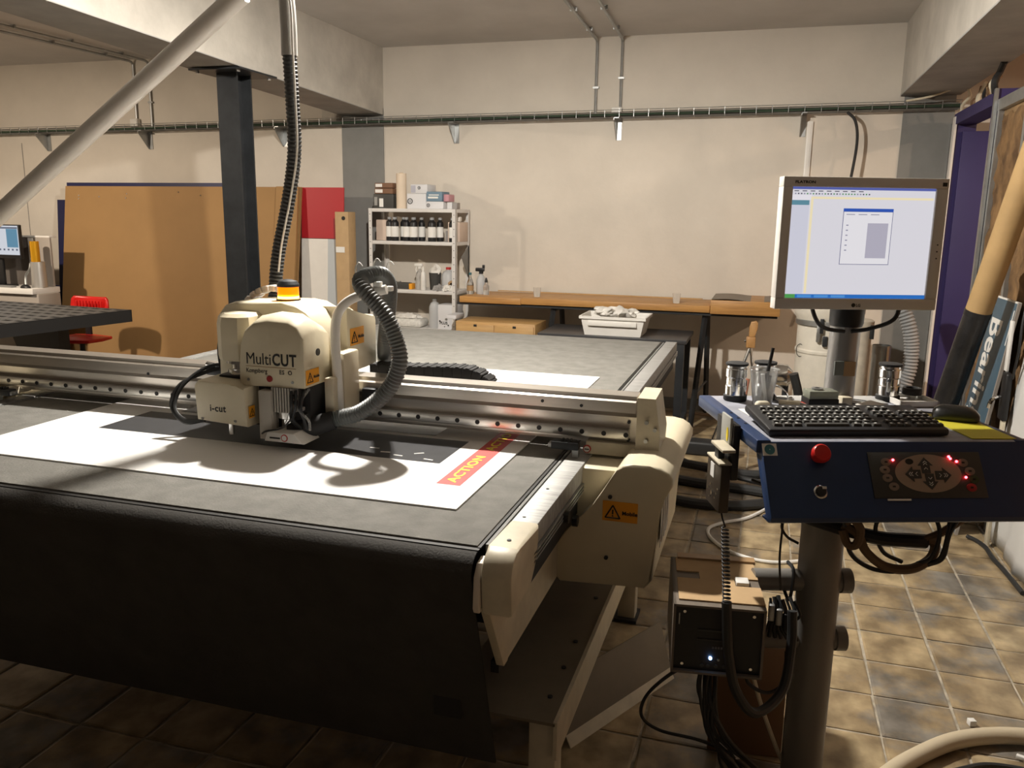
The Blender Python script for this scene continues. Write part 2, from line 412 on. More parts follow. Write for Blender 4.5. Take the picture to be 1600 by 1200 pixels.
# conduits running over the ceiling and down the wall
def conduit(x, zlow, label, yc, xc):
    t = thing('conduit', label, 'conduit', (x, 7.18, zlow), group=None)
    MB().tube([(x, 7.183, zlow), (x, 7.183, 2.98)]+cr([(x, 7.183, 2.99), (x, 7.176, 3.04), (x, 7.13, 3.055)], 4)+[(xc, yc, 3.055)], .012, 8).build('pipe', M_steel, t)
    for k in range(5):
        f = .1+k*.2; MB().box((x+(xc-x)*f, 7.13+(yc-7.13)*f, 3.064), (.05, .016, .026)).build('pipe_clip', M_steel, t)
    MB().box((x, 7.186, zlow+.25), (.05, .03, .016)).build('pipe_clip', M_steel, t)
conduit(-1.475, 2.43, 'left of the two steel conduits on the ceiling above the plain wall', 3.9, -1.37)
conduit(-1.265, 2.50, 'right of the two steel conduits, dropping into the small square junction box', 3.9, -1.13)
conduit(-6.12, 2.52, 'steel conduit left of the beam, dropping into the upper-left junction box', 4.2, -6.28)
conduit(-5.94, 2.42, 'steel conduit left of the beam, the right one of the left pair', 4.2, -6.0)
def jbox(c, s, label, round_=False):
    t = thing('junction_box', label, 'junction box', (c[0], c[1], c[2]-s[2]/2))
    MB().box(c, s, .008).build('box', M_whitep if not round_ else M_conc, t)
    MB().box((c[0], c[1]-s[1]/2-.002, c[2]), (s[0]*.86, .004, s[2]*.86), .003).build('lid', M_whitep if not round_ else M_conc, t)
    for a in (-1, 1): MB().cyl((c[0]+a*s[0]*.3, c[1]-s[1]/2-.006, c[2]+a*s[2]*.3), (c[0]+a*s[0]*.3, c[1]-s[1]/2, c[2]+a*s[2]*.3), .004, n=8).build('screw', M_steel, t)
jbox((-1.29, 7.17, 2.475), (.085, .05, .085), 'small square white junction box over the tray on the plain wall')
jbox((-6.13, 7.17, 2.475), (.09, .05, .085), 'small square junction box over the tray in the left bay')
jbox((-3.945, 7.16, 2.50), (.15, .07, .12), 'grey junction box tucked beside the column under the beam', True)
t = thing('wall_trunking', 'pale vertical trunking on the wall, running down behind the monitor', 'trunking', (.24, 7.19, 1.0))
MB().b2((.22, 7.178, .95), (.265, 7.2, 2.38), .003).build('channel', M_whitep, t); MB().b2((.232, 7.174, .95), (.253, 7.18, 2.38)).build('cover_strip', M_whitep, t)
solo(MB().tube(cr([(.50, 7.07, 2.43), (.56, 7.05, 2.36), (.585, 7.05, 2.2), (.56, 7.04, 1.9), (.52, 7.02, 1.5), (.5, 7.0, 1.2), (.48, 6.95, .95)], 6), .011, 8), 'hanging_cable', M_rubber, 'thick black cable hanging from the tray down behind the monitor', 'cable')
solo(MB().tube(cr([(.9, 7.05, 2.50), (1.05, 7.0, 2.52), (1.2, 6.95, 2.57), (1.27, 6.93, 2.62)], 6), .008, 8), 'hanging_cable', M_creamd, 'thin pale cable arching from the tray to the purple door corner', 'cable')
for i, (x, z) in enumerate(((-7.62, 2.2),)):
    solo(MB().b2((x-.004, 7.196, 1.3), (x+.004, 7.2, 2.3)), 'wall_cable', mat('grey_line', (.3, .28, .26), .7), 'thin grey line running down the left wall', 'cable')

# steel column under the beam
t = thing('steel_column', 'dark steel H-section column bolted under the left beam', 'column', (-3.6, 5.2, 0))
MB().b2((-3.68, 5.115, .012), (-3.52, 5.128, 2.545)).build('flange', M_dark, t)
MB().b2((-3.68, 5.272, .012), (-3.52, 5.285, 2.545)).build('flange', M_dark, t)
MB().b2((-3.606, 5.128, .012), (-3.594, 5.272, 2.545)).build('web', M_dark, t)
MB().b2((-3.80, 4.98, 2.545), (-3.40, 5.42, 2.557)).build('top_plate', M_dark, t)
MB().b2((-3.74, 5.05, 0), (-3.46, 5.35, .012)).build('base_plate', M_dark, t)
for a in (-1, 1):
    for b in (-1, 1): MB().cyl((-3.6+a*.16, 5.2+b*.18, 2.53), (-3.6+a*.16, 5.2+b*.18, 2.547), .012, n=6).build('bolt', M_chrome, t)

# ================================================================== BOARDS LEANING ON THE BACK WALL
def lean(name, x0, x1, ztop, yt, yb, th, m_, label, cat, z0=.0):
    d = Vector((0, yt-yb, ztop-z0)).normalized(); n = Vector((0, d.z, -d.y))
    mb = MB(); p = [Vector((x0, yb, z0)), Vector((x1, yb, z0)), Vector((x1, yt, ztop)), Vector((x0, yt, ztop))]
    q = [a+n*th for a in p]
    mb._add(p+q, [(0, 1, 2, 3), (7, 6, 5, 4), (0, 4, 5, 1), (1, 5, 6, 2), (2, 6, 7, 3), (3, 7, 4, 0)])
    return mb, d
mb, d = lean('b', -6.80, -4.12, 1.852, 6.9, 6.62, .018, None, '', '')
bb = thing('brown_board', 'large brown fibreboard sheet leaning on the back wall in the left bay', 'board', (-5.4, 6.62, 0))
mb.build('sheet', M_kraft, bb)
for (x, z) in ((-6.63, 1.76), (-6.63, 1.73), (-6.38, 1.75), (-6.05, 1.78), (-6.06, 1.74), (-5.45, 1.8), (-5.2, 1.77)):
    y = 6.62+.28*z/1.852; MB().cyl((x, y-.004, z), (x, y+.002, z), .007, n=8).build('screw', M_chrome, bb)
mb, d = lean('b', -4.36, -4.13, 1.855, 6.86, 6.58, .02, None, '', ''); solo(mb, 'fibreboard_strip', M_kraft, 'narrow brown strip at the right end of the large brown board', 'board')
mb, d = lean('b', -6.88, -5.0, 1.89, 7.0, 6.86, .015, None, '', ''); solo(mb, 'blue_board', M_navy, 'dark blue board showing above the top edge of the brown board', 'board')
mb, d = lean('b', -7.16, -6.9, 1.72, 7.14, 7.0, .012, None, '', ''); solo(mb, 'blue_board', M_navy, 'dark blue board edge showing left of the brown board', 'board')
rw = thing('display_panel', 'tall panel, crimson on top and pale grey below, beside the column', 'panel', (-3.95, 6.88, 0))
for (z0, z1, x0, x1, m_) in ((1.395, 1.85, -4.13, -3.70, M_crim), (0, 1.39, -4.13, -3.86, M_whitep), (0, 1.39, -3.86, -3.72, M_lgrey)):
    mb = MB(); ya = lambda z: 6.80+.12*z/1.85
    mb._add([(x0, ya(z0), z0), (x1, ya(z0), z0), (x1, ya(z1), z1), (x0, ya(z1), z1), (x0, ya(z0)+.01, z0), (x1, ya(z0)+.01, z0), (x1, ya(z1)+.01, z1), (x0, ya(z1)+.01, z1)],
            [(0, 1, 2, 3), (7, 6, 5, 4), (0, 4, 5, 1), (1, 5, 6, 2), (2, 6, 7, 3), (3, 7, 4, 0)])
    mb.build({M_crim: 'crimson_panel', M_whitep: 'white_panel', M_lgrey: 'grey_panel'}[m_], m_, rw)
cb = thing('cardboard_box', 'tall narrow cardboard box standing between the crimson panel and the shelf', 'box', (-3.6, 6.78, 0))
MB().b2((-3.69, 6.72, 0), (-3.56, 6.86, 1.635), .004).build('carton', M_card, cb)
MB().cyl((-3.605, 6.714, 1.58), (-3.605, 6.721, 1.58), .017, n=14).build('round_mark', M_ink, cb)
MB().b2((-3.685, 6.716, 1.28), (-3.6, 6.721, 1.33)).build('sticker', M_paper, cb)
# ================================================================== FLATBED CUTTING TABLE
TZ = .92
ct = thing('cutting_table', 'long flatbed cutting table with dark grey mat and hanging front belt', 'cutting table', (-1.58, 3.2, 0))
# belt: top bed, rolled front edge, apron sloping back underneath
prof = [(4.84, TZ-.006), (1.66, TZ-.006)]
for k in range(9):
    a = math.pi/2+k*(math.pi/2-.14)/8
    prof.append((1.595+.05*math.cos(a), TZ-.056+.05*math.sin(a)))
ye, ze = prof[-1]
out = prof+[(1.735, .30)]
inn = [(y+.012, z-.012) for y, z in out[::-1]]
bt = MB(); n = len(out)
vs = []
for (y, z) in out: vs += [(-2.625, y, z), (-.552, y, z)]
fs = [(2*i, 2*i+1, 2*i+3, 2*i+2) for i in range(n-1)]
bt._add(vs, fs)
vs = []
for (y, z) in out: vs += [(-2.625, y+(.004 if z < .9 else 0), z-(.004 if z >= .9 else 0)), (-.552, y+(.004 if z < .9 else 0), z-(.004 if z >= .9 else 0))]
bt._add(vs, [f[::-1] for f in fs])
bo = bt.build('belt', M_belt, ct, angle=60)
MB().b2((-2.612, 1.603, TZ-.006), (-.557, 4.80, TZ), .0015).build('cutting_mat', M_matt, ct)
MB().b2((-2.62, 1.588, TZ-.0058), (-.55, 1.603, TZ-.0045)).build('mat_gap', M_ink, ct)
MB().b2((-.556, 1.60, TZ-.006), (-.549, 4.80, TZ-.003)).build('mat_gap', M_ink, ct)
MB().b2((-.688, 1.669, .448), (-.62, 1.69, .52)).build('black_patch', M_blackm, ct)
for s, x0 in ((1, -.549), (-1, -2.618)):
    X = lambda a: x0+s*a
    def bb_(a0, y0, z0, a1, y1, z1, bev=0): return MB().b2((min(X(a0), X(a1)), y0, z0), (max(X(a0), X(a1)), y1, z1), bev)
    bb_(.005, 1.62, TZ-.02, .0125, 4.80, TZ-.002).build('edge_strip', mat('grey_strip', (.20, .20, .19), .6), ct)
    bb_(.019, 1.705, TZ-.05, .082, 4.82, TZ+.001, .0015).build('side_rail', M_alub, ct)
    for zz in (.845, .855, .865): bb_(.07, 1.72, zz-.002, .088, 4.82, zz+.003).build('rail_groove', M_steel, ct)
    bb_(.03, 1.76, .775, .07, 4.78, .862).build('side_panel', M_blackm, ct)
    bb_(.018, 1.70, .60, .03, 2.9, .776).build('cream_panel', M_creamd, ct)
    bb_(-.004, 1.69, .572, .016, 4.7, .60).build('black_strip', M_ink, ct)
    # cream end cap at the front corner
    pr = [(1.76, .925), (1.60, .925)]
    for k in range(7):
        a = math.pi/2+k*math.pi/2/6; pr.append((1.60+.055*math.cos(a), .87+.055*math.sin(a)))
    pr += [(1.552, .79), (1.70, .80), (1.745, .84), (1.76, .89)]
    MB().prism(pr, 'x', min(X(.018), X(.088)), max(X(.018), X(.088)), .008).build('end_cap', M_creamd, ct)
    pr = [(1.60, .90), (1.57, .895), (1.55, .87), (1.545, .80), (1.55, .79), (1.62, .79)]
    MB().prism(pr, 'x', min(X(.001), X(.017)), max(X(.001), X(.017)), .003).build('belt_guide', mat('pale_guide', (.74, .66, .58), .5), ct)
    MB().prism([(1.555, .80), (1.765, .80), (1.765, .66), (1.70, .602), (1.675, .602)], 'x', min(X(.014), X(.034)), max(X(.014), X(.034)), .002).build('corner_plate', M_creamd, ct)
    MB().cyl((X(.052), 1.64, .924), (X(.052), 1.64, .927), .005, n=10).build('screw', M_dark, ct)
    for yy in (1.80, 2.02): MB().cyl((X(.04), yy, TZ+.0005), (X(.04), yy, TZ+.0018), .0045, n=8).build('screw', M_dark, ct)
    for k in range(3): MB().cyl((X(.086), 2.02+.11*k, .85-.05*k), (X(.10), 2.02+.11*k, .85-.05*k), .016, n=10).build('stop_knob', M_black, ct)
    # lower shelf plate with steel angle along its edge
    plate = mat('brown_grey_plate', (.20, .165, .12), .6, var=.12, scale=5)
    bb_(-.16, 1.79, .392, .13, 4.70, .400).build('lower_plate', plate, ct)
    bb_(.126, 1.79, .30, .136, 4.70, .404).build('steel_angle', M_creamd, ct)
    for yy in (1.9, 2.05, 2.2, 2.5, 2.9): MB().cyl((X(.09), yy, .40), (X(.09), yy, .404), .007, n=8).build('screw', M_dark, ct)
    for yy in (1.84, 3.2, 4.6):
        bb_(.06, yy-.035, .0, .13, yy+.035, .392, .004).build('leg', M_creamd, ct)
        bb_(.05, yy-.06, .0, .14, yy+.06, .012).build('foot', M_dark, ct)
for yy in (1.90, 4.6): MB().b2((-2.59, yy-.04, .60), (-.58, yy+.04, .70)).build('cross_member', M_dark, ct)
MB().b2((-2.585, 1.62, .74), (-.585, 4.78, TZ-.012)).build('bed_frame', M_dark, ct)

# ------------------------------------------------------------------ sheet on the table
sh = thing('printed_sheet', 'large white board on the mat with dark panels and a red strip', 'board', (-1.47, 2.68, TZ))
SZ = TZ+.0005
MB().b2((-2.262, 1.79, SZ), (-.677, 3.59, SZ+.004)).build('sheet', M_white, sh)
P0 = SZ+.0041
MB().b2((-2.05, 2.125, P0), (-.855, 2.373, P0+.0004)).build('dark_print', M_pblack, sh)
MB().b2((-1.95, 2.405, P0), (-.98, 2.54, P0+.0004)).build('dark_print', M_pblack, sh)
MB().b2((-.797, 1.957, P0), (-.730, 2.95, P0+.0004)).build('red_strip', M_red, sh)
for k, y0 in enumerate((1.978, 2.30, 2.62)):
    text('ACTION', .040, frame((-.752, y0, P0+.0008), (0, 1, 0), (-1, 0, 0)), M_yellow, sh, 'yellow_lettering', bold=.001, ext=.0003, squash=1.6, space=1.08)
for (x, y) in ((-1.05, 2.18), (-1.0, 2.16), (-.95, 2.2), (-1.1, 2.21), (-.9, 2.15)):
    MB().box((x, y, P0+.0007), (.03, .006, .0006), rz=random.uniform(-.6, .6)).build('scrap', M_paper, sh)

# ================================================================== GANTRY
ga = thing('gantry', 'aluminium gantry beam spanning the cutting table, cream covers at its ends', 'gantry', (-1.65, 2.45, TZ))
GX0, GX1 = -2.865, -.338
pr = [(2.405, .962), (2.405, 1.012), (2.398, 1.04), (2.372, 1.058), (2.372, 1.090), (2.378, 1.094), (2.385, 1.096), (2.385, 1.106), (2.448, 1.108), (2.452, 1.10), (2.452, .962)]
MB().prism(pr, 'x', GX0, GX1).build('beam', M_alu, ga, angle=20)
MB().b2((GX0, 2.380, .974), (GX1-.02, 2.405, 1.004), .002).build('guide_rail', mat('rail_steel', (.72, .70, .66), .3, .9, var=.08, scale=8), ga)
bo = None; x = -.365
while x > GX0+.02:
    if bo is None: bo = MB().cyl((x, 2.3785, .989), (x, 2.381, .989), .0075, n=12).build('rail_bolt', M_black, ga); bx = x
    else:
        o = bpy.data.objects.new('rail_bolt', bo.data); COL.objects.link(o); o.parent = ga; o.location = (x-bx, 0, 0)
    x -= .0665
for (x, z) in ((-.62, 1.075), (-.50, 1.07), (-1.15, 1.068), (-2.05, 1.06), (-.36, 1.025), (-.36, .97)):
    MB().cyl((x, 2.37-(0 if z > 1.05 else -.025), z), (x, 2.375+(.03 if z < 1.05 else 0), z), .005, n=10).build('screw', M_dark, ga)
def cover(s, xo):
    X = lambda a: xo+s*a   # a = distance outwards from the rail side
    def bb_(a0, y0, z0, a1, y1, z1, bev=0, seg=2): return MB().b2((min(X(a0), X(a1)), y0, z0), (max(X(a0), X(a1)), y1, z1), bev, seg)
    # beam end cap
    mb = MB(); mb._add([(X(.17), 2.35, .90), (X(.236), 2.35, .90), (X(.240), 2.35, 1.0), (X(.222), 2.36, 1.108), (X(.17), 2.36, 1.108),
                        (X(.17), 2.52, .90), (X(.236), 2.52, .90), (X(.240), 2.52, 1.0), (X(.222), 2.51, 1.112), (X(.17), 2.51, 1.112)],
                       [(0, 1, 2, 3, 4), (9, 8, 7, 6, 5), (0, 5, 6, 1), (1, 6, 7, 2), (2, 7, 8, 3), (3, 8, 9, 4), (4, 9, 5, 0)] if s > 0 else
                       [(4, 3, 2, 1, 0), (5, 6, 7, 8, 9), (1, 6, 5, 0), (2, 7, 6, 1), (3, 8, 7, 2), (4, 9, 8, 3), (0, 5, 9, 4)])
    mb.build('beam_end_cap', M_creamd, ga)
    for (a, z) in ((.20, 1.04), (.20, .985), (.225, 1.02)): MB().cyl((X(a), 2.343, z), (X(a), 2.352, z), .006, n=10).build('screw', M_steel, ga)
    bb_(.02, 2.37, .925, .17, 2.5, .962).build('carriage_plate', M_creamd, ga)
    bb_(.0, 2.26, .62, .155, 2.72, .915, .012).build('inner_block', M_cream, ga)
    # sculpted outer cover, profile in the beam direction x height
    P = [(.158, .953), (.145, .937), (.13, .912), (.108, .873), (.078, .825), (.033, .775), (-.022, .71), (-.024, .605), (-.008, .587), (.235, .60), (.255, .625), (.262, .83), (.28, .87), (.300, .905), (.300, .925), (.287, .942), (.265, .955), (.235, .958), (.19, .957)]
    poly = [(X(a), z) for a, z in P]
    MB().prism(poly, 'y', 2.19, 2.80, .008, 2).build('side_cover', M_cream, ga, angle=50)
    # rear hump, same section lower at the back
    for (a, z) in ((.13, .86), (.125, .68)): MB().cyl((X(a), 2.184, z), (X(a), 2.192, z), .006, n=10).build('screw', M_dark, ga)
    # sensor bracket on the rail
    sb = bb_(-.075, 2.315, .945, .008, 2.35, .968, .003).build('sensor_bracket', M_dark, ga)
    bb_(-.085, 2.318, .948, -.068, 2.347, .962, .003).build('sensor_tip', M_steel, sb)
    bb_(-.012, 2.325, .922, .006, 2.345, .95).build('sensor_foot', M_steel, sb)
    for k in range(3): bb_(-.045+k*.012, 2.325, .967, -.040+k*.012, 2.345, .974).build('sensor_fin', M_dark, sb)
    MB().cyl((X(.024), 2.365, .94), (X(.024), 2.371, .94), .012, n=16).build('warning_disc', mat('red_sign', (.5, .04, .03), .5), sb)
    MB().cyl((X(.024), 2.363, .94), (X(.024), 2.366, .94), .009, n=16).build('warning_face', M_paper, sb)
    MB().box((X(.024), 2.3625, .94), (.014, .001, .003)).build('warning_bar', M_ink, sb)
cover(1, -.502); cover(-1, -2.70)
def sticker(parent, M, w_, h_, txt=True):
    # orange warning sticker in the XY plane of M, origin lower left
    s_ = MB().b2((0, 0, 0), (w_, h_, .0006), M=M).build('warning_sticker', M_orange, parent)
    t = MB(); a = h_*.72; y0 = h_*.16; x0 = w_*.08; th = h_*.07
    A = Vector((x0, y0, .001)); B = Vector((x0+a, y0, .001)); C_ = Vector((x0+a/2, y0+a*.88, .001))
    for p, q in ((A, B), (B, C_), (C_, A)): t.tube([p, q], th/2, 4, M=M)
    t.box((x0+a/2, y0+a*.42, .001), (th, a*.32, .0008), M=M); t.box((x0+a/2, y0+a*.15, .001), (th, th, .0008), M=M)
    t.build('warning_triangle', M_ink, s_)
    if txt: text('Mobile', h_*.27, frame(M @ Vector((x0+a*1.12, h_*.36, .0012)), M.to_3x3() @ Vector((1, 0, 0)), M.to_3x3() @ Vector((0, 1, 0))), M_ink, s_, 'sticker_lettering', bold=.0004, ext=.0002)
    return s_
sticker(ga, frame((-.392, 2.1888, .79), (1, 0, 0), (0, 0, 1)), .098, .058)
lg = MB().b2((-.2382, 2.26, .70), (-.2368, 2.46, .84)).build('cover_logo', mat('grey_logo', (.42, .40, .38), .4), ga)
for k in range(3): MB().tube(cr([(-.2362, 2.28+.05*k, .71), (-.2362, 2.31+.05*k, .77), (-.2362, 2.30+.05*k, .83)], 4), .004, 5).build('logo_stroke', M_paper, lg)
# energy chain lying behind the beam
cp = cr([(-1.255, 2.53, 1.105), (-1.1, 2.53, 1.108), (-.98, 2.53, 1.114), (-.90, 2.53, 1.112), (-.845, 2.53, 1.085), (-.828, 2.53, 1.045), (-.85, 2.53, .992), (-.92, 2.53, .975), (-1.1, 2.53, .974), (-1.5, 2.53, .974), (-2.4, 2.53, .974)], 6)
cp = resample(cp, .033)
tray_ = MB().b2((-2.8, 2.452, .942), (-.4, 2.60, .952)).build('chain_tray', M_alu, ga)
lk = None
for a, b in zip(cp, cp[1:]):
    t_ = (b-a).normalized(); ang = math.atan2(t_.z, t_.x)
    if lk is None:
        k_ = MB().box((0, 0, 0), (.034, .07, .040), .002, 1); k_.box((0, 0, .0205), (.012, .072, .003)); lk = k_.build('chain_link', M_blackm, ga, world=False)
        o = lk
    else:
        o = bpy.data.objects.new('chain_link', lk.data); COL.objects.link(o); o.parent = ga
    o.location = (a+b)/2-Vector(ga.location); o.rotation_euler = (0, -ang, 0)

# ================================================================== TOOL HEAD
hd = thing('cutter_carriage', 'cream cutting head riding on the gantry with an amber beacon on top', 'cutting head', (-1.42, 2.25, .95))
def rbox(lo, hi, bev, seg=3): return MB().b2(lo, hi, bev, seg)
# main cover: front outline rounded on the upper left, sloped on the right
P = [(-1.498, 1.108), (-1.279, 1.112), (-1.279, 1.27), (-1.300, 1.302), (-1.33, 1.318), (-1.40, 1.322), (-1.445, 1.312), (-1.475, 1.285), (-1.490, 1.235), (-1.497, 1.17)]
mc = MB()
secs = [(2.12, 0.0), (2.126, .006), (2.17, .012), (2.21, .0), (2.27, -.03)]
def shrink(P, y):
    # crown the top back over the front edge
    out = []
    for x, z in P:
        f = max(0, (z-1.22)/.1)
        dz = {2.12: -.022, 2.126: -.012, 2.17: .004, 2.21: .004, 2.27: -.03}[y]*f
        out.append((x*1.0, y, z+dz))
    return out
vs = []
for y in (2.12, 2.126, 2.17, 2.21, 2.27): vs += shrink(P, y)
n = len(P); fs = [tuple(range(n))]
for k in range(4):
    for i in range(n): fs.append((k*n+i, (k+1)*n+i, (k+1)*n+(i+1) % n, k*n+(i+1) % n))
fs.append(tuple(4*n+i for i in range(n))[::-1])
mc._add(vs, fs); mco = mc.build('front_cover', M_cream, hd, angle=40)
yf = 2.1192
text('Multi', .050, frame((-1.475, yf, 1.176), (1, 0, .0), (0, 0, 1)), M_ink, mco, 'lettering', bold=0, ext=.0003, squash=.86)
text('CUT', .050, frame((-1.385, yf, 1.176), (1, 0, .0), (0, 0, 1)), M_ink, mco, 'lettering', bold=.0012, ext=.0003, squash=.78, space=1.08)
MB().b2((-1.475, yf-.0004, 1.168), (-1.305, yf, 1.1695)).build('underline', M_tape, mco)
text('Kongsberg', .019, frame((-1.475, yf, 1.150), (1, 0, .0), (0, 0, 1)), M_ink, mco, 'lettering', ext=.0003, squash=.88)
text('ES  O', .018, frame((-1.362, yf, 1.150), (1, 0, .0), (0, 0, 1)), M_ink, mco, 'lettering', bold=.0002, ext=.0003, squash=.95, space=1.1)
MB().cyl((-1.395, 2.1165, 1.134), (-1.395, 2.1205, 1.134), .0095, n=18).build('red_badge', mat('dark_red_badge', (.28, .015, .015), .4), mco)
for x in (-1.468, -1.318): MB().cyl((x, 2.117, 1.128), (x, 2.121, 1.128), .0042, n=10).build('screw', M_steel, mco)
MB().cyl((-1.281, 2.20, 1.21), (-1.276, 2.20, 1.21), .011, n=18).build('side_lock', M_dark, mco)
sticker(mco, frame((-1.2782, 2.128, 1.119), (0, 1, 0), (0, 0, 1)), .075, .045)
# motor housing at the upper left
mh = MB()
P2 = [(-1.60, 2.16), (-1.565, 2.13), (-1.51, 2.135), (-1.485, 2.16), (-1.485, 2.26), (-1.60, 2.26)]
vs = []; 
for (z, s) in ((1.175, .96), (1.19, 1.0), (1.285, 1.0), (1.308, .93), (1.318, .76)):
    cx, cy = -1.545, 2.21
    vs += [(cx+(x-cx)*s, cy+(y-cy)*s, z) for x, y in P2]
n = 6; fs = [tuple(range(n))[::-1]]
for k in range(4):
    for i in range(n): fs.append((k*n+i, k*n+(i+1) % n, (k+1)*n+(i+1) % n, (k+1)*n+i))
fs.append(tuple(4*n+i for i in range(n))); mh._add(vs, fs); mh.build('motor_housing', M_cream, hd, angle=28)
MB().lathe([(.042, 1.128), (.042, 1.142), (.03, 1.145), (.03, 1.16), (.045, 1.162), (.045, 1.178)], (-1.545, 2.20, 0), 20).build('motor_collar', M_chrome, hd)
MB().b2((-1.60, 2.15, 1.08), (-1.49, 2.28, 1.13), .01).build('motor_base', M_black, hd)
# camera / registration box marked i-cut
ib = MB().prism([(-1.625, 1.0), (-1.63, 1.105), (-1.617, 1.122), (-1.50, 1.118), (-1.485, 1.108), (-1.455, 1.108), (-1.45, .99)], 'y', 2.075, 2.20, .005, 2).build('registration_box', M_cream, hd, angle=40)
text('i-cut', .030, frame((-1.578, 2.0745, 1.031), (1, 0, 0), (0, 0, 1)), M_ink, ib, 'lettering', bold=.0005, ext=.0003, squash=.95, space=1.08)
for x in (-1.605, -1.49): MB().cyl((x, 2.0735, 1.008), (x, 2.0765, 1.004), .0045, n=10).build('screw', M_steel, ib)
MB().cyl((-1.53, 2.11, .955), (-1.53, 2.11, .995), .008, n=12).build('registration_pin', M_chrome, hd)
sticker(hd, frame((-1.449, 2.085, 1.015), (0, 1, 0), (0, 0, 1)), .03, .036, False)
# spindle block, cooling fins, vacuum foot
MB().b2((-1.425, 2.10, .952), (-1.383, 2.14, 1.10), .002).build('tool_slide', mat('bare_plate', (.5, .47, .42), .5, .3), hd)
MB().b2((-1.47, 2.15, .98), (-1.28, 2.30, 1.11)).build('tool_carrier', M_blackm, hd)
fin0 = None
for k in range(8):
    x = -1.388+k*.0092
    if fin0 is None: fin0 = MB().b2((x, 2.112, 1.035), (x+.0055, 2.16, 1.110)).build('cooling_fin', M_grill, hd)
    else:
        o = bpy.data.objects.new('cooling_fin', fin0.data); COL.objects.link(o); o.parent = hd; o.location = (k*.0092, 0, 0)
MB().lathe([(.022, .985), (.022, 1.01), (.03, 1.014), (.03, 1.036)], (-1.355, 2.15, 0), 18).build('spindle', M_chrome, hd)
vf = MB().prism([(-1.395, .954), (-1.385, .980), (-1.372, .984), (-1.295, .984), (-1.262, .954)], 'y', 2.075, 2.17, .004).build('vacuum_foot', M_whitep, hd)
MB().cyl((-1.325, 2.0735, .969), (-1.325, 2.0755, .969), .011, n=18).build('warning_disc', mat('red_sign', (.5, .04, .03), .5), vf)
MB().cyl((-1.325, 2.0728, .969), (-1.325, 2.0738, .969), .008, n=18).build('warning_face', M_paper, vf)
MB().b2((-1.375, 2.0742, .964), (-1.340, 2.0752, .969)).build('foot_marking', M_ink, vf)
for k in range(5):
    x = -1.318+k*.009
    MB().tube(cr([(x, 2.11+.01*k, 1.105), (x+random.uniform(-.01, .02), 2.10, 1.06), (x+random.uniform(-.01, .03), 2.11, 1.02), (x+.01, 2.13, .985)], 4), .004, 6).build('air_line', random.choice((M_black, M_dark, M_clearp)), hd)
for k in range(4): MB().box((-1.32+.012*k, 2.125, 1.085-.018*k), (.018, .02, .012), .003).build('valve', random.choice((M_black, M_steel)), hd)
MB().tube(cr([(-1.41, 2.09, .972), (-1.385, 2.075, .985), (-1.33, 2.07, 1.0), (-1.30, 2.08, 1.03)], 5), .003, 6).build('air_line', M_black, hd)
# saddle over the beam
arc = [(-1.655, 1.0), (-1.655, 1.27), (-1.648, 1.305), (-1.625, 1.332), (-1.59, 1.345), (-1.42, 1.348), (-1.375, 1.342), (-1.335, 1.322), (-1.305, 1.29), (-1.290, 1.25), (-1.283, 1.20), (-1.283, 1.0)]
sdo = MB().prism(arc, 'y', 2.235, 2.372, .010, 2).build('saddle_arch', M_cream, hd, angle=40)
MB().prism([(x_, z_) for x_, z_ in arc if z_ > 1.1][0:1]+[(x_, z_-.003) for x_, z_ in arc if z_ > 1.22]+[(-1.283, 1.12), (-1.655, 1.12)], 'y', 2.372, 2.44, .004).build('saddle_bridge', M_cream, hd, angle=40)
rb = MB(); rp = [(2.36, 1.116), (2.36, 1.33), (2.39, 1.325), (2.43, 1.302), (2.47, 1.292), (2.545, 1.288), (2.56, 1.28), (2.565, 1.265), (2.565, 1.116)]
rb.prism(rp, 'x', -1.60, -1.262, .006, 2); sdr = rb.build('saddle_rear', M_cream, hd, angle=40)
sticker(sdr, frame((-1.2612, 2.375, 1.203), (0, 1, 0), (0, 0, 1)), .095, .056)
MB().b2((-1.27, 2.26, 1.0), (-1.222, 2.36, 1.20), .008).build('side_block', M_cream, hd)
MB().b2((-1.262, 2.205, .985), (-1.232, 2.24, 1.13), .003).build('side_slide', M_creamd, hd)
MB().b2((-1.21, 2.345, 1.03), (-1.16, 2.372, 1.075), .004).build('rail_slider', M_dark, hd)
# white tube arm that carries the hose
MB().tube(cr([(-1.235, 2.245, .99), (-1.237, 2.245, 1.10), (-1.243, 2.245, 1.25), (-1.235, 2.25, 1.32), (-1.20, 2.255, 1.362), (-1.14, 2.265, 1.387), (-1.083, 2.275, 1.40)], 6), .0145, 12).build('hose_arm', M_whitep, hd)
# beacon
bc = MB().lathe([(.036, 1.352), (.038, 1.357), (.038, 1.366)], (-1.452, 2.33, -.014), 24).build('beacon_base', M_black, hd)
MB().lathe([(.033, 1.366), (.033, 1.405), (.0325, 1.408)], (-1.452, 2.33, -.014), 24).build('beacon_lens', M_amber, bc)
MB().lathe([(.0345, 1.404), (.035, 1.412), (.028, 1.422), (.012, 1.427), (.0, 1.428)], (-1.452, 2.33, -.014), 24).build('beacon_lid', M_dark, bc)
MB().lathe([(.0333, 1.353), (.0336, 1.356), (.0333, 1.361)], (-1.452, 2.33, 0), 24).build('beacon_lamp', M_ambhot, bc)
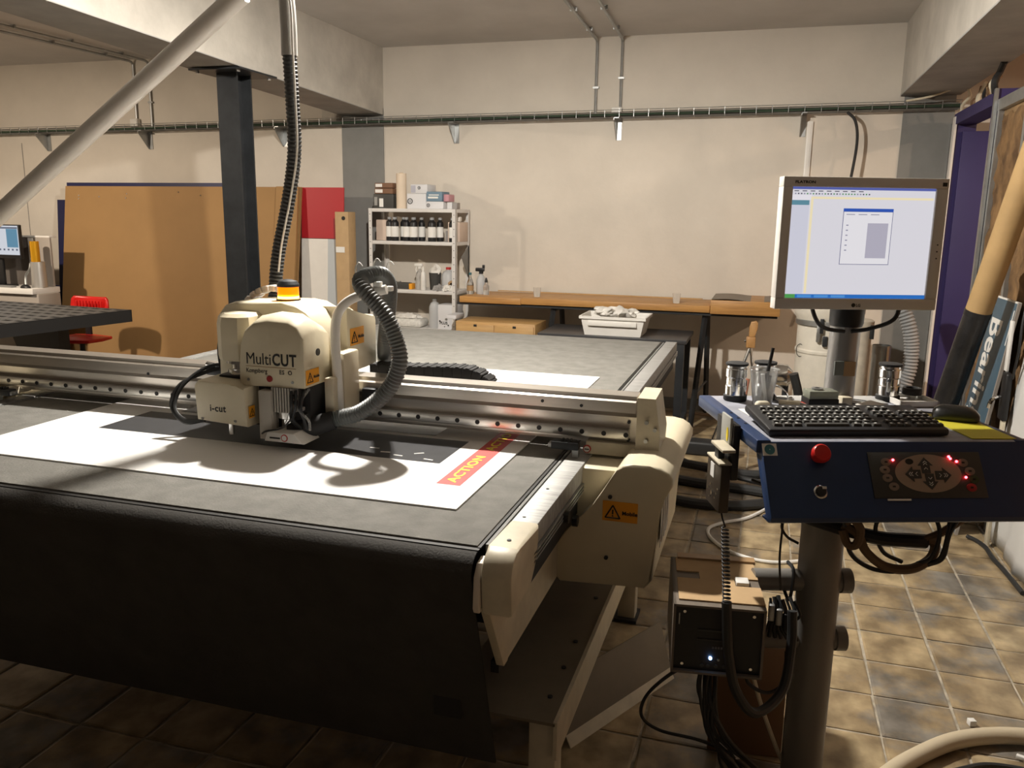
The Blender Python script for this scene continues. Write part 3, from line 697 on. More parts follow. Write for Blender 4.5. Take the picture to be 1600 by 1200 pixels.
# pale cable chain curling over the left rear
lk = None
cp = resample(cr([(-1.68, 2.42, 1.15), (-1.685, 2.42, 1.22), (-1.67, 2.42, 1.30), (-1.63, 2.42, 1.35), (-1.57, 2.42, 1.375), (-1.50, 2.42, 1.37)], 8), .026)
for a, b in zip(cp, cp[1:]):
    ang = math.atan2((b-a).z, (b-a).x)
    if lk is None: lk = MB().box((0, 0, 0), (.021, .06, .02), .003, 1).build('chain_link', mat('pale_chain', (.5, .47, .42), .4), hd, world=False); o = lk
    else: o = bpy.data.objects.new('chain_link', lk.data); COL.objects.link(o); o.parent = hd
    o.location = (a+b)/2-Vector(hd.location); o.rotation_euler = (0, -ang, 0)
# cables on the left side of the head
for k in range(4):
    MB().tube(cr([(-1.60, 2.26+.02*k, 1.30-.02*k), (-1.63-.01*k, 2.26, 1.22), (-1.625-.012*k, 2.25, 1.14), (-1.64, 2.24, 1.09)], 5), .006, 6).build('cable', M_rubber, hd)
for k in range(2):
    MB().tube(cr([(-1.64, 2.26, 1.14-.01*k), (-1.70, 2.23, 1.13-.015*k), (-1.745-.012*k, 2.17, 1.08), (-1.75-.012*k, 2.13, 1.02), (-1.70, 2.11, .985-.008*k), (-1.625, 2.11, .99)], 6), .006, 8).build('cable', M_rubber, hd)
MB().b2((-1.72, 2.25, 1.10), (-1.63, 2.31, 1.13), .006).build('plug', M_dark, hd)
MB().cyl((-1.72, 2.26, 1.135), (-1.68, 2.26, 1.13), .008, n=10).build('gland', M_chrome, hd)

# ------------------------------------------------------------------ hoses
hs = thing('suction_hose', 'dark ribbed suction hose looping off the right side of the cutting head', 'hose', (-1.1, 2.25, .96))
pth = cr([(-1.30, 2.16, .985), (-1.25, 2.18, .998), (-1.211, 2.20, 1.012), (-1.146, 2.20, 1.032), (-1.081, 2.20, 1.077), (-1.035, 2.20, 1.129), (-1.009, 2.20, 1.197), (-1.02, 2.20, 1.263), (-1.05, 2.20, 1.327), (-1.086, 2.20, 1.368), (-1.124, 2.205, 1.404), (-1.148, 2.235, 1.428), (-1.14, 2.28, 1.440), (-1.125, 2.33, 1.438), (-1.125, 2.38, 1.404), (-1.145, 2.42, 1.339), (-1.175, 2.46, 1.261), (-1.20, 2.50, 1.20), (-1.23, 2.56, 1.16), (-1.25, 2.60, 1.13)], 10)
MB().ribbed(pth, .0255, .0105, 14, .17).build('ribbed_tube', M_hosegrey, hs, angle=30)
MB().cyl((-1.345, 2.14, .965), (-1.225, 2.19, 1.006), .034, .029, n=16).build('cuff', M_blackm, hs)
for (p, q) in (((-1.115, 2.27, 1.41), (-1.10, 2.27, 1.42)), ((-1.085, 2.30, 1.40), (-1.085, 2.30, 1.40))):
    MB().box(((p[0]+q[0])/2, (p[1]+q[1])/2, (p[2]+q[2])/2), (.02, .02, .015), .003).build('clip', M_paper, hs)
for p in ((-1.16, 2.25, 1.478), (-1.13, 2.31, 1.488), (-1.11, 2.36, 1.478)):
    MB().tube(cr([(p[0]-.01, p[1], p[2]-.045), (p[0]-.012, p[1], p[2]-.015), (p[0], p[1], p[2]), (p[0]+.012, p[1], p[2]-.01)], 4), .002, 5).build('cable_tie', M_paper, hs)
vh = thing('vertical_hose', 'black ribbed hose rising from the cutting head to the grey overhead elbow', 'hose', (-1.6, 2.55, 1.3))
MB().ribbed(cr([(-1.645, 2.55, 1.30), (-1.64, 2.55, 1.36), (-1.622, 2.55, 1.48), (-1.575, 2.55, 1.66), (-1.545, 2.55, 1.82), (-1.545, 2.55, 1.98), (-1.55, 2.55, 2.13)], 8), .0245, .013, 14, .14).build('ribbed_tube', M_rubber, vh, angle=30)
MB().tube(cr([(-1.612, 2.53, 1.42), (-1.592, 2.527, 1.52), (-1.548, 2.525, 1.68), (-1.52, 2.525, 1.82), (-1.519, 2.525, 1.98), (-1.522, 2.525, 2.13), (-1.525, 2.525, 2.28), (-1.55, 2.525, 2.38)], 8), .0035, 6).build('white_cable', M_whitep, vh)
dp = thing('extraction_boom', 'long white pipe slanting across the upper left, ending in a grey elbow', 'pipe', (-2.8, 2.55, 1.0))
MB().tube([(-3.9, 2.55, .91), (-1.72, 2.55, 2.327)], .034, 20).build('boom_pipe', mat('white_pvc', (.62, .58, .53), .4, var=.05, scale=5), dp)
MB().tube(cr([(-1.72, 2.55, 2.327), (-1.675, 2.55, 2.372), (-1.62, 2.55, 2.405), (-1.576, 2.55, 2.385), (-1.556, 2.55, 2.31), (-1.55, 2.55, 2.22), (-1.55, 2.55, 2.125)], 8), .0265, 16).build('elbow', mat('grey_pvc', (.36, .35, .33), .4), dp)
MB().b2((-4.0, 2.47, 0), (-3.84, 2.63, .95), .01).build('boom_stand', M_creamd, dp)
# ================================================================== CONTROL CONSOLE
CO = Vector((.011, 2.016, 1.10)); CR = math.radians(20)
CM = Matrix.Translation(CO) @ Matrix.Rotation(CR, 4, 'Z')          # console space: x right, y away, z up from the desk top
def cw(p): return CM @ Vector(p)
def CB():
    b = MB(); b.T = CM; return b
def cthing(name, label, cat, p, rz=0., group=None): return thing(name, label, cat, cw(p), CR+rz, group)
cs = thing('control_console', 'navy blue control desk on a grey post, facing the camera', 'control console', (cw((.27, .2, 0)).x, cw((.27, .2, 0)).y, 0), CR)
W_ = .655; D_ = .52
CB().b2((0, 0, -.035), (W_, D_, 0), .006).build('desk_top', M_blued, cs)
fa, fb = -.10, -.157
CB().prism([(0.0, -.002), (fa, fb), (fa+.004, fb-.012), (fa+.02, fb-.02), (fa+.06, fb-.02), (fa+.06, fb-.012), (fa+.024, fb-.008), (.018, -.034), (.03, -.034), (.03, -.002)], 'x', .004, W_+.03, .006).build('front_panel', M_blue, cs)
CB().b2((-.006, .0, -.03), (.03, D_-.01, .003), .004).build('side_edge', M_blue, cs)
CB().b2((W_-.02, .0, -.03), (W_+.012, D_-.01, .002), .004).build('side_edge', M_blue, cs)
for y in (.16, .22, .28): CB().cyl((.02, y, .002), (.02, y, .0045), .004, n=8).build('screw', M_dark, cs)
fdir = Vector((0, fa, fb)).normalized()
FM = CM @ frame((0, 0, 0), (1, 0, 0), -fdir)                        # panel face: x right, y up the slope, z out
def FB(): b = MB(); b.T = FM; return b
def fp(u, v): return (u, -v)
FB().b2((.258, -.141, .0), (.535, -.028, .0022), .0015).build('membrane_pad', M_pad, cs)
pad = cs.children[-1]
ov = MB(); ov.T = FM
ov.lathe([(1, 0), (1, .0008), (.97, .0010)], (0, 0, 0), 40, M=Matrix.Translation((.399, -.081, .0022)) @ Matrix.Diagonal((.081, .047, 1, 1)))
ovo = ov.build('oval_overlay', M_oval, pad)
def arrow(cx, cy, ang, s=.021):
    M = Matrix.Translation((cx, cy, .0034)) @ Matrix.Rotation(ang, 4, 'Z')
    b = FB(); b.prism([(-s*.9, -s*.5), (0, -s*.5), (0, -s*.9), (s*.95, 0), (0, s*.9), (0, s*.5), (-s*.9, s*.5)], 'z', 0, .0012, M=M)
    o = b.build('arrow_key', M_pad, pad)
    for d in ((-.35,), (.18, .42)):
        for dx in d:
            k = FB(); k.tube([(s*dx-s*.12, s*.22, .0016), (s*dx+s*.1, 0, .0016), (s*dx-s*.12, -s*.22, .0016)], .0008, 4, M=M); k.build('chevron', M_paper, o)
arrow(.394, -.062, math.pi/2); arrow(.400, -.101, -math.pi/2); arrow(.361, -.083, math.pi); arrow(.434, -.086, 0)
CBt = FB(); CBt.lathe([(.007, 0), (.009, 0), (.009, .0008), (.007, .0008), (.007, 0)], (0, 0, 0), 16, M=Matrix.Translation((.357, -.052, .0034)) @ Matrix.Diagonal((1.1, .8, 1, 1))); CBt.build('ring_key', M_pad, pad)
for i, (u, v) in enumerate(((.300, .053), (.294, .072), (.297, .092), (.309, .113), (.489, .055), (.502, .076), (.508, .096), (.498, .116))):
    b = FB(); b.lathe([(.0125, 0), (.0125, .0012), (.011, .0016)], (0, 0, 0), 20, M=Matrix.Translation((u, -v, .0022)) @ Matrix.Diagonal((1, .8, 1, 1)))
    m_ = M_oval if i not in (6, 7) else (mat('green_key', (.04, .06, .02), .5) if i == 6 else mat('red_key', (.35, .02, .02), .5))
    k = b.build('round_key', mat('taupe_key', (.24, .19, .15), .5) if m_ is M_oval else m_, pad)
    b = FB(); b.box((u, -v, .0042), (.007, .004, .0006)); b.build('key_symbol', M_ink, k)
for (u, v) in ((.318, .048), (.457, .040), (.460, .045), (.474, .052), (.489, .091)):
    b = FB(); b.lathe([(.003, 0), (.003, .002), (.0015, .004), (0, .0045)], (u, -v, .0022), 10); b.build('status_led', M_led, pad)
FB().b2((.288, -.147, .0005), (.345, -.1425, .004), .001).build('tab', M_paper, pad)
sk = FB().b2((.005, -.036, .0), (.040, -.006, .0008)).build('sticker', M_paper, cs)
b = FB(); b.lathe([(.0125, 0), (.0125, .0006)], (.0225, -.021, .0009), 24); b.build('sticker_disc', mat('teal_print', (.03, .16, .19), .5), sk)
b = FB(); b.lathe([(.0012, 0), (.0012, .0003)], (.0225, -.021, .0016), 10); b.build('sticker_dot', M_paper, sk)
es = FB(); es.lathe([(.017, 0), (.017, .004), (.014, .008), (.014, .014), (.0225, .018), (.0225, .026), (.019, .031), (.0, .032)], (.137, -.037, 0), 26)
es.build('emergency_stop', mat('red_button', (.55, .015, .012), .35), cs)
ky = FB(); ky.lathe([(.0165, 0), (.0165, .003), (.014, .005), (.012, .005)], (.130, -.125, 0), 24); kyo = ky.build('key_switch', M_chrome, cs)
b = FB(); b.lathe([(.0125, .004), (.0115, .010), (.008, .011), (0, .011)], (.130, -.125, 0), 20); b.build('switch_face', M_black, kyo)
b = FB(); b.box((.137, -.117, .011), (.010, .006, .004), .001); b.build('switch_pointer', M_paper, kyo)
# posts
PX, PY = .193, 2.27
MB().cyl((PX, PY, .016), (PX, PY, 1.06), .056, n=32).build('post', M_postg, cs, angle=60)
MB().lathe([(.11, 0), (.11, .012), (.06, .016)], (PX, PY, 0), 32).build('base_plate', M_postg, cs)
for z in (.49, .66):
    MB().cyl((PX-.17, PY-.05, z), (PX+.075, PY+.022, z), .030, n=20).build('cross_arm', M_postg, cs)
    MB().cyl((PX+.055, PY+.016, z), (PX+.082, PY+.024, z), .034, n=20).build('arm_cap', M_postg, cs)
mp = (.383, .43)
CB().cyl((mp[0], mp[1], -.02), (mp[0]+.004, mp[1], .275), .042, n=28).build('mast', mat('silver_post', (.36, .35, .34), .35, .5, var=.05, scale=5), cs, angle=60)
CB().lathe([(.044, .225), (.047, .235), (.047, .30), (.036, .33), (.03, .36)], (mp[0]+.004, mp[1], 0), 24).build('mast_collar', M_black, cs)
CB().cyl((mp[0]+.004, mp[1], .34), (mp[0]+.004, mp[1], .50), .022, n=16).build('mast_upper', M_black, cs)
CB().b2((mp[0]-.035, mp[1]-.10, .43), (mp[0]+.045, mp[1]+.02, .51), .01).build('mount_arm', M_black, cs)
CB().b2((.345, mp[1]-.0445, .088), (.372, mp[1]-.040, .128)).build('mast_sticker', mat('grey_photo_sticker', (.16, .18, .17), .4), cs)
CB().b2((.372, mp[1]-.0455, .086), (.405, mp[1]-.0405, .127)).build('mast_label', M_tape, cs)
# ------------------------------------------------------------------ monitor
mo = cthing('monitor', 'grey flat screen monitor showing a white drawing program, above the console', 'monitor', (.3475, .31, .28))
def mb_(): return CB()
mx0, mx1, mz0, mz1, my = .125, .570, .285, .632, .30
bz = .026
for lo, hi, nm in (((mx0, my, mz1-.026), (mx1, my+.035, mz1), 'bezel_top'), ((mx0, my, mz0), (mx1, my+.035, mz0+.030), 'bezel_bottom'), ((mx0, my, mz0+.03), (mx0+bz, my+.035, mz1-.026), 'bezel_side'), ((mx1-.032, my, mz0+.03), (mx1, my+.035, mz1-.026), 'bezel_side')):
    mb_().b2(lo, hi, .002).build(nm, mat('monitor_grey', (.72, .69, .65), .5), mo)
mb_().b2((mx0+.004, my+.03, mz0+.004), (mx1-.004, my+.052, mz1-.004), .008).build('rear_shell', M_dark, mo)
sx0, sx1, sz0, sz1 = mx0+bz, mx1-.032, mz0+.030, mz1-.026
def em(name, c, s=1.): return mat(name, (.02, .02, .02), .4, emit=c, estr=s*.47)
scr = mb_().b2((sx0, my+.006, sz0), (sx1, my+.02, sz1)).build('screen', em('screen_white', (.80, .78, .84), .95), mo)
SX = lambda f: sx0+(sx1-sx0)*f
SZf = lambda f: sz1-(sz1-sz0)*f
def win(f0, g0, f1, g1, m_, nm, lay=1): mb_().b2((SX(f0), my+.006-.0003*lay, SZf(g1)), (SX(f1), my+.0062, SZf(g0))).build(nm, m_, scr)
win(0, 0, 1, .022, em('screen_titlebar', (.10, .13, .42)), 'title_bar')
win(0, .07, .14, .115, em('screen_tools', (.85, .82, .88)), 'tool_box')
win(.0, .118, .125, .160, em('screen_teal', (.12, .28, .36)), 'side_tab')
win(0, .160, .125, .965, em('screen_lilac', (.66, .66, .76)), 'side_pane')
win(.135, .085, .99, .105, em('screen_sand', (.92, .80, .52)), 'ruler'); win(.135, .085, .152, .955, em('screen_sand', (.92, .8, .52)), 'ruler')
ink = em('screen_ink', (.10, .10, .14))
for k in range(9): win(.015+k*.056, .032, .015+k*.056+.032, .040, ink, 'menu_word')
for k in range(26): win(.02+k*.0205, .054, .02+k*.0205+.010, .066, random.choice((ink, em('screen_green', (.1, .3, .12)), em('screen_slate', (.3, .3, .4)))), 'tool_icon')
win(.368, .185, .718, .690, em('screen_edge', (.12, .13, .25)), 'dialog_frame', 1); win(.372, .215, .714, .685, em('screen_dialog', (.84, .82, .86)), 'dialog', 2)
win(.368, .185, .718, .213, em('screen_blue', (.03, .10, .48)), 'dialog_title', 2); win(.545, .315, .690, .630, em('screen_greyblock', (.47, .45, .54)), 'preview', 3)
for k in range(3): win(.39+k*.085, .235, .45+k*.085, .242, em('screen_slate', (.3, .3, .4)), 'dialog_word', 3)
for k in range(6): win(.395, .33+k*.045, .41, .34+k*.045, em('screen_slate', (.3, .3, .4)), 'dialog_word', 3)
win(0, .965, 1, 1, em('screen_taskbar', (.02, .16, .55)), 'task_bar', 2); win(0, .965, .075, 1, em('screen_start', (.08, .35, .09)), 'start_button', 3)
for k in range(3): win(.09+k*.12, .972, .19+k*.12, .994, em('screen_task', (.08, .3, .7)), 'task_item', 3)
text('FLATRON', .0095, CM @ frame((mx0+.03, my-.0002, mz1-.017), (1, 0, 0), (0, 0, 1)), M_ink, mo, 'lettering', bold=.0004, ext=.0002, squash=1.3)
text('LG', .0105, CM @ frame((.348, my-.0002, mz0+.008), (1, 0, 0), (0, 0, 1)), M_ink, mo, 'lettering', bold=.0004, ext=.0002)
b = CB(); b.cyl((.341, my-.0006, mz0+.012), (.341, my+.001, mz0+.012), .0055, n=16); b.build('round_logo', M_ink, mo)
CB().b2((mx1-.018, my-.0008, mz1-.02), (mx1-.006, my+.001, mz1-.010)).build('corner_badge', M_ink, mo)
for k in range(3):
    b = CB(); b.cyl((mx1-.014, my-.001, .46-.018*k), (mx1-.014, my+.001, .46-.018*k), .002, n=8); b.build('button', M_ink, mo)
for (a, c, d) in ((.24, .30, .36), (.50, .43, .38)):
    b = CB(); b.tube(cr([(a, .35, .31), (a+(c-a)*.3, .34, .255), (c, .37, .225), (d, .38, .215)], 6), .006, 8); b.build('cable', M_black, mo)
# ------------------------------------------------------------------ keyboard
kb = cthing('keyboard', 'black computer keyboard with white key legends on the console', 'keyboard', (.262, .14, .0))
KM = CM @ Matrix.Translation((.035, .036, .001)) @ Matrix.Rotation(math.radians(6), 4, 'X')
b = MB(); b.T = KM; b.b2((0, 0, 0), (.455, .19, .020), .007); b.build('case', M_black, kb)
kk = {}
def key(x, y, w_=.0165, d_=.0155):
    if w_ not in kk:
        b = MB(); b._add([(-w_/2, -d_/2, 0), (w_/2, -d_/2, 0), (w_/2, d_/2, 0), (-w_/2, d_/2, 0), (-w_/2+.002, -d_/2+.0015, .006), (w_/2-.002, -d_/2+.0015, .006), (w_/2-.002, d_/2-.003, .006), (-w_/2+.002, d_/2-.003, .006)], [(4, 5, 6, 7), (0, 1, 5, 4), (1, 2, 6, 5), (2, 3, 7, 6), (3, 0, 4, 7)])
        o = b.build('key', M_pad, kb, world=False, smooth=False)
        l = MB().box((-.002, .001, .0064), (.0055, .0045, .0006)).build('legend', M_paper, o, world=False); kk[w_] = (o.data, l.data)
    else:
        o = bpy.data.objects.new('key', kk[w_][0]); COL.objects.link(o); o.parent = kb
        l = bpy.data.objects.new('legend', kk[w_][1]); COL.objects.link(l); l.parent = o
    o.matrix_local = wm(kb).inverted() @ KM @ Matrix.Translation((x, y, .0195))
for r in range(6):
    y = .028+r*.0235 if r < 5 else .028+5*.0235+.006
    if r == 0:
        for x, w_ in ((.03, .022), (.055, .022), (.08, .022), (.155, .11), (.23, .022), (.255, .022), (.28, .022)): key(x, y, w_)
    else:
        for k in range(14): key(.030+k*.0192+(r % 2)*.004, y)
    for k in range(3):
        if r != 2 or k: key(.320+k*.0192, y)
    if r < 5:
        for k in range(4): key(.388+k*.0178, y)
# ------------------------------------------------------------------ mouse and pad
b = CB(); b._add([(.535, .015, .0005), (.645, .012, .0005), (.650, .20, .0005), (.545, .30, .0005), (.535, .015, .003), (.645, .012, .003), (.650, .20, .003), (.545, .30, .003)], [(3, 2, 1, 0), (4, 5, 6, 7), (0, 1, 5, 4), (1, 2, 6, 5), (2, 3, 7, 6), (3, 0, 4, 7)])
pdo = solo(b, 'mouse_pad', M_lime, 'yellow green mouse pad at the right of the keyboard', 'mouse pad')
ms = cthing('mouse', 'black computer mouse lying on the yellow green pad', 'mouse', (.605, .205, .003), math.radians(62))
b = MB(); rings = [(.0, .031, .056, 0), (.006, .036, .062, 0), (.018, .035, .061, 0), (.030, .028, .052, .003), (.037, .016, .035, .006), (.039, .001, .003, .008)]
vs = []; nn = 20
for (z, rx, ry, dy) in rings:
    for j in range(nn):
        a = 2*math.pi*j/nn; ca, sa = math.cos(a), math.sin(a); f = (abs(ca)**4+abs(sa)**4)**-.25*.93
        vs.append((rx*ca*f, ry*sa*f+dy, z))
fs = [tuple(range(nn))[::-1]]
for i in range(5):
    for j in range(nn): fs.append((i*nn+j, i*nn+(j+1) % nn, (i+1)*nn+(j+1) % nn, (i+1)*nn+j))
b._add(vs, fs); b.build('body', mat('mouse_shell', (.035, .037, .037), .35), ms, world=False, angle=60)
MB().cyl((-.004, .030, .030), (.004, .030, .030), .008, n=12).build('wheel', M_rubber, ms, world=False)
b = CB(); b.tube(cr([(.585, .235, .012), (.55, .27, .008), (.50, .275, .004), (.45, .26, .003), (.42, .255, .004)], 6), .002, 6); b.build('lead', M_black, ms)
# ------------------------------------------------------------------ desk clutter
def canister(p, label, h=.112):
    t = cthing('steel_canister', label, 'canister', p, 0, 'steel canisters with black caps on the console')
    c = (0, 0, 0)
    MB().lathe([(.0315, 0), (.0335, .003), (.0335, .016), (.031, .018)], c, 24).build('base', M_blackm, t, world=False)
    MB().lathe([(.0295, .018), (.0295, .045), (.0275, .047), (.0275, .068), (.030, .071), (.030, .094), (.0275, .097), (.0275, h-.008)], c, 28).build('body', M_chrome, t, world=False, angle=25)
    MB().lathe([(.031, h-.008), (.0325, h-.006), (.0325, h-.001), (.029, h), (0, h)], c, 24).build('cap', M_blackm, t, world=False)
    for k in range(3): MB().box((.029*math.cos(k*2.1), .029*math.sin(k*2.1), .045), (.008, .008, .03), .002).build('lug', M_steel, t, world=False)
canister((.086, .455, 0), 'steel canister with black cap at the far left of the console')
canister((.178, .475, 0), 'steel canister with black cap standing behind the plastic cup')
canister((.545, .455, 0), 'steel canister with black cap right of the mast')
cp_ = cthing('plastic_cup', 'clear plastic cup with flared rim on the console', 'cup', (.142, .385, 0))
MB().lathe([(0, .0), (.025, .0), (.026, .002), (.039, .102), (.042, .104), (.042, .107), (.038, .1055), (.0365, .100), (.024, .004), (0, .003)], (0, 0, 0), 28).build('wall', M_clearp, cp_, world=False)
b = CB(); b.tube([(.137, .38, .006), (.165, .392, .165)], .005, 8); solo(b, 'stirring_rod', M_black, 'black rod standing in the clear plastic cup', 'rod')
b = CB(); b.tube([(.150, .378, .007), (.138, .386, .09)], .006, 8); solo(b, 'white_stick', M_paper, 'white stick standing in the clear plastic cup', 'stick')
b = CB(); b.tube([(.148, .395, .006), (.158, .39, .085)], .009, 8); solo(b, 'dark_pen', M_pad, 'thick dark pen standing in the clear plastic cup', 'pen')
b = CB(); b.b2((.098, .305, .003), (.140, .332, .028), .012, 4); solo(b, 'eraser', mat('cream_rubber', (.62, .57, .45), .6), 'rounded cream eraser in front of the plastic cup', 'eraser', angle=70)
b = CB(); b.lathe([(.012, .001), (.022, .001), (.022, .009), (.012, .009), (.012, .001)], (.165, .315, 0), 20); solo(b, 'tape_ring', M_dark, 'small dark ring lying beside the cream eraser', 'ring')
bk = cthing('black_box', 'small black box with a clear lid in front of the mast', 'box', (.290, .335, 0))
CB().b2((.246, .310, .001), (.332, .365, .034), .002).build('base', M_black, bk); CB().b2((.248, .312, .034), (.330, .363, .056), .002).build('lid', mat('smoky_lid', (.40, .42, .34), .2, trans=.4), bk)
CB().lathe([(.008, .056), (.016, .056), (.016, .061), (.008, .061), (.008, .056)], (.28, .34, 0), 18).build('ring', M_steel, bk)
CB().b2((.337, .305, .001), (.362, .33, .020), .003).build('side_clip', M_dark, bk)
b = CB(); b.b2((.232, .325, .001), (.248, .355, .018), .003); solo(b, 'red_block', mat('orange_red', (.75, .06, .02), .4), 'small orange red block left of the black box', 'block')
b = CB(); b.b2((.362, .355, .001), (.392, .385, .030), .003); solo(b, 'grey_block', M_creamd, 'small beige block beside the foot of the mast', 'block')
tools = [((.20, .30), (.27, .40), .005, M_black, 'black', 'pencil'), ((.165, .305), (.245, .285), .009, M_whitep, 'white', 'cutter'), ((.205, .36), (.25, .44), .007, M_steel, 'steel', 'spanner'), ((.175, .345), (.245, .318), .010, M_creamd, 'cream', 'cutter'), ((.24, .40), (.20, .44), .004, M_chrome, 'shiny', 'tweezers')]
for i, (a, c, r, m_, cn, k) in enumerate(tools):
    t = cthing(k, ['black pencil lying across the loose tools by the cup', 'white cutter lying nearest the keyboard among the loose tools', 'steel spanner behind the loose cutters on the console', 'cream handled cutter under the black pencil', 'shiny tweezers at the back of the loose tools'][i], k, ((a[0]+c[0])/2, (a[1]+c[1])/2, 0))
    d = Vector((c[0]-a[0], c[1]-a[1], 0)); e = Vector((a[0], a[1], r+.001+.002*i))
    b = CB(); b.tube([e, e+d*.75], r, 8); b.build('handle', m_, t); b = CB(); b.tube([e+d*.75, e+d], r, 8, rs=[r*.7, r*.15]); b.build('tip', M_steel, t)
b = CB(); b.tube(cr([(.21, .45, .006), (.20, .47, .03), (.215, .47, .04), (.235, .45, .025), (.24, .43, .006)], 5), .003, 6); solo(b, 'wire_hook', M_chrome, 'bent shiny wire hook left of the mast foot', 'hook')
b = CB(); b._add([(.385, .29, .002), (.50, .275, .002), (.505, .315, .010), (.44, .35, .024), (.39, .335, .016)], [(0, 1, 2, 3, 4), (4, 3, 2, 1, 0)]); solo(b, 'paper_scrap', M_paper, 'folded white paper scrap right of the mast foot', 'paper')
wb = cthing('white_tray', 'shallow white plastic tray at the right rear of the console', 'tray', (.60, .42, 0))
CB().b2((.535, .36, .001), (.65, .485, .006), .002).build('bottom', M_whitep, wb)
for lo, hi in (((.535, .36, .005), (.65, .366, .018)), ((.535, .479, .005), (.65, .485, .018)), ((.535, .36, .005), (.541, .485, .018)), ((.644, .36, .005), (.65, .485, .018))): CB().b2(lo, hi).build('rim', M_whitep, wb)
b = CB(); b.lathe([(.017, .019), (.027, .019), (.028, .022), (.028, .036), (.026, .039), (.018, .039), (.017, .036), (.017, .019)], (.617, .455, 0), 26); solo(b, 'black_ring', M_blackm, 'thick black ring on the white tray', 'ring')
b = CB(); b.tube(cr([(.41, .46, .003), (.45, .44, .004), (.48, .41, .003), (.50, .37, .003)], 5), .0025, 6); solo(b, 'thin_cable', M_black, 'thin black cable lying between the mast and the right canister', 'cable')
# ------------------------------------------------------------------ hand-held unit hung on the left side
hk = cthing('bracket_box', 'slim grey box with a yellow oval fixed on the left side of the console', 'box', (-.02, .18, -.135))
CB().b2((-.034, .118, -.065), (-.027, .19, .028), .002).build('face', mat('grey_plate', (.40, .40, .37), .5), hk)
CB().b2((-.027, .11, -.135), (-.008, .25, .010), .003).build('case', M_black, hk)
b = CB(); b.lathe([(.012, 0), (.012, .001)], (0, 0, 0), 18, M=Matrix.Translation((-.0345, .135, -.018)) @ Matrix.Rotation(-math.pi/2, 4, 'Y') @ Matrix.Diagonal((1.5, .6, 1, 1))); b.build('yellow_oval', mat('yellow_dot', (.8, .62, .03), .5), hk)
hu = cthing('handset', 'dark brown metal handset hanging at the left of the console', 'handset', (-.048, .14, -.212))
CB().b2((-.062, .08, -.212), (-.037, .198, -.088), .003).build('case', mat('dark_bronze', (.075, .06, .046), .4, .5), hu)
CB().b2((-.0632, .135, -.135), (-.0618, .165, -.098)).build('label', M_paper, hu)
for k, (y, z) in enumerate(((.09, -.15), (.10, -.165), (.11, -.18), (.15, -.155), (.14, -.175), (.155, -.19), (.17, -.17))):
    b = CB(); b.cyl((-.066, y, z), (-.061, y, z), .003 if k != 4 else .006, n=10); b.build('button', M_chrome, hu)
CB().b2((-.066, .085, -.088), (-.033, .195, -.082), .002).build('top_lip', M_creamd, hu)
CB().b2((-.068, .06, -.048), (-.034, .16, -.040), .002).build('hook_plate', M_creamd, hu); CB().b2((-.056, .13, -.084), (-.040, .16, -.046)).build('hook_stem', M_dark, hu)
# coiled cord
cc = cthing('coiled_cord', 'black coiled cord hanging from the handset past the computer case', 'cord', (-.1, .13, -.7))
p0 = cw((-.05, .095, -.212)); pts = [p0, p0+Vector((.004, -.006, -.015))]
top = p0+Vector((.012, -.02, -.03)); botm = Vector((-.037, 1.958, .705))
for k in range(20*12+1):
    f = k/240; c = top.lerp(botm, f); r = .0088 if f > .03 else .0088*f/.03
    a = 2*math.pi*20*f; pts.append(c+Vector((math.cos(a)*r, math.sin(a)*r, 0)))
MB().tube(pts, .0022, 5).build('coil', M_black, cc, angle=80)
b = MB(); b.tube(cr([botm, (-.030, 1.952, .62), (-.022, 1.95, .56), (.001, 1.95, .476), (.05, 1.97, .415), (.112, 2.05, .44), (.128, 2.10, .54), (.125, 2.12, .63)], 8), .0125, 10); b.build('thick_lead', M_rubber, cc)
# ------------------------------------------------------------------ computer case on the cross arms
pc = thing('computer_case', 'small grey computer case with black front held beside the console post', 'computer', (-.07, 2.1, .50), math.radians(8))
PM = Matrix.Translation((-.07, 2.12, 0)) @ Matrix.Rotation(math.radians(8), 4, 'Z')
def PB(): b = MB(); b.T = PM; return b
pz0, pz1 = .485, .672
gm = mat('case_grey', (.17, .14, .11), .5)
for lo, hi, nm in (((-.113, -.13, pz1-.006), (.113, .17, pz1), 'top_sheet'), ((-.113, -.13, pz0), (.113, .17, pz0+.006), 'bottom_sheet'), ((-.113, -.13, pz0), (-.107, .17, pz1), 'side_sheet'), ((.107, -.13, pz0), (.113, .17, pz1), 'side_sheet')): PB().b2(lo, hi).build(nm, gm, pc)
PB().b2((-.107, -.118, pz0+.006), (.107, .165, pz1-.006)).build('front_face', M_black, pc)
for (x, z) in ((-.085, pz1-.022), (.085, pz1-.022), (-.085, pz0+.022), (.085, pz0+.022)):
    b = PB(); b.cyl((x, -.122, z), (x, -.117, z), .004, n=10); b.build('screw', M_chrome, pc)
PB().b2((-.05, -.121, .60), (.03, -.117, .604)).build('drive_slot', M_pad, pc); PB().b2((-.05, -.121, .575), (.01, -.117, .578)).build('drive_slot', M_pad, pc)
PB().b2((-.099, -.123, .615), (-.096, -.117, .645)).build('side_bar', M_steel, pc)
for k in range(5): PB().b2((-.012+k*.007, -.1190, .553), (-.0075+k*.007, -.1170, .559)).build('badge', mat('dim_print', (.16, .16, .17), .5), pc)
b = PB(); b.cyl((-.015, -.1215, .527), (-.015, -.117, .527), .004, n=12); b.build('power_led', M_ledb, pc)
b = PB(); b.cyl((.005, -.1215, .524), (.005, -.117, .524), .003, n=12); b.build('power_button', M_steel, pc)
for x in (-.035, -.02, 0, .02):
    b = PB(); b.cyl((x, -.120, .505), (x, -.117, .505), .005, n=10); b.build('socket', M_pad, pc)
cbd = MB(); cbd.T = PM
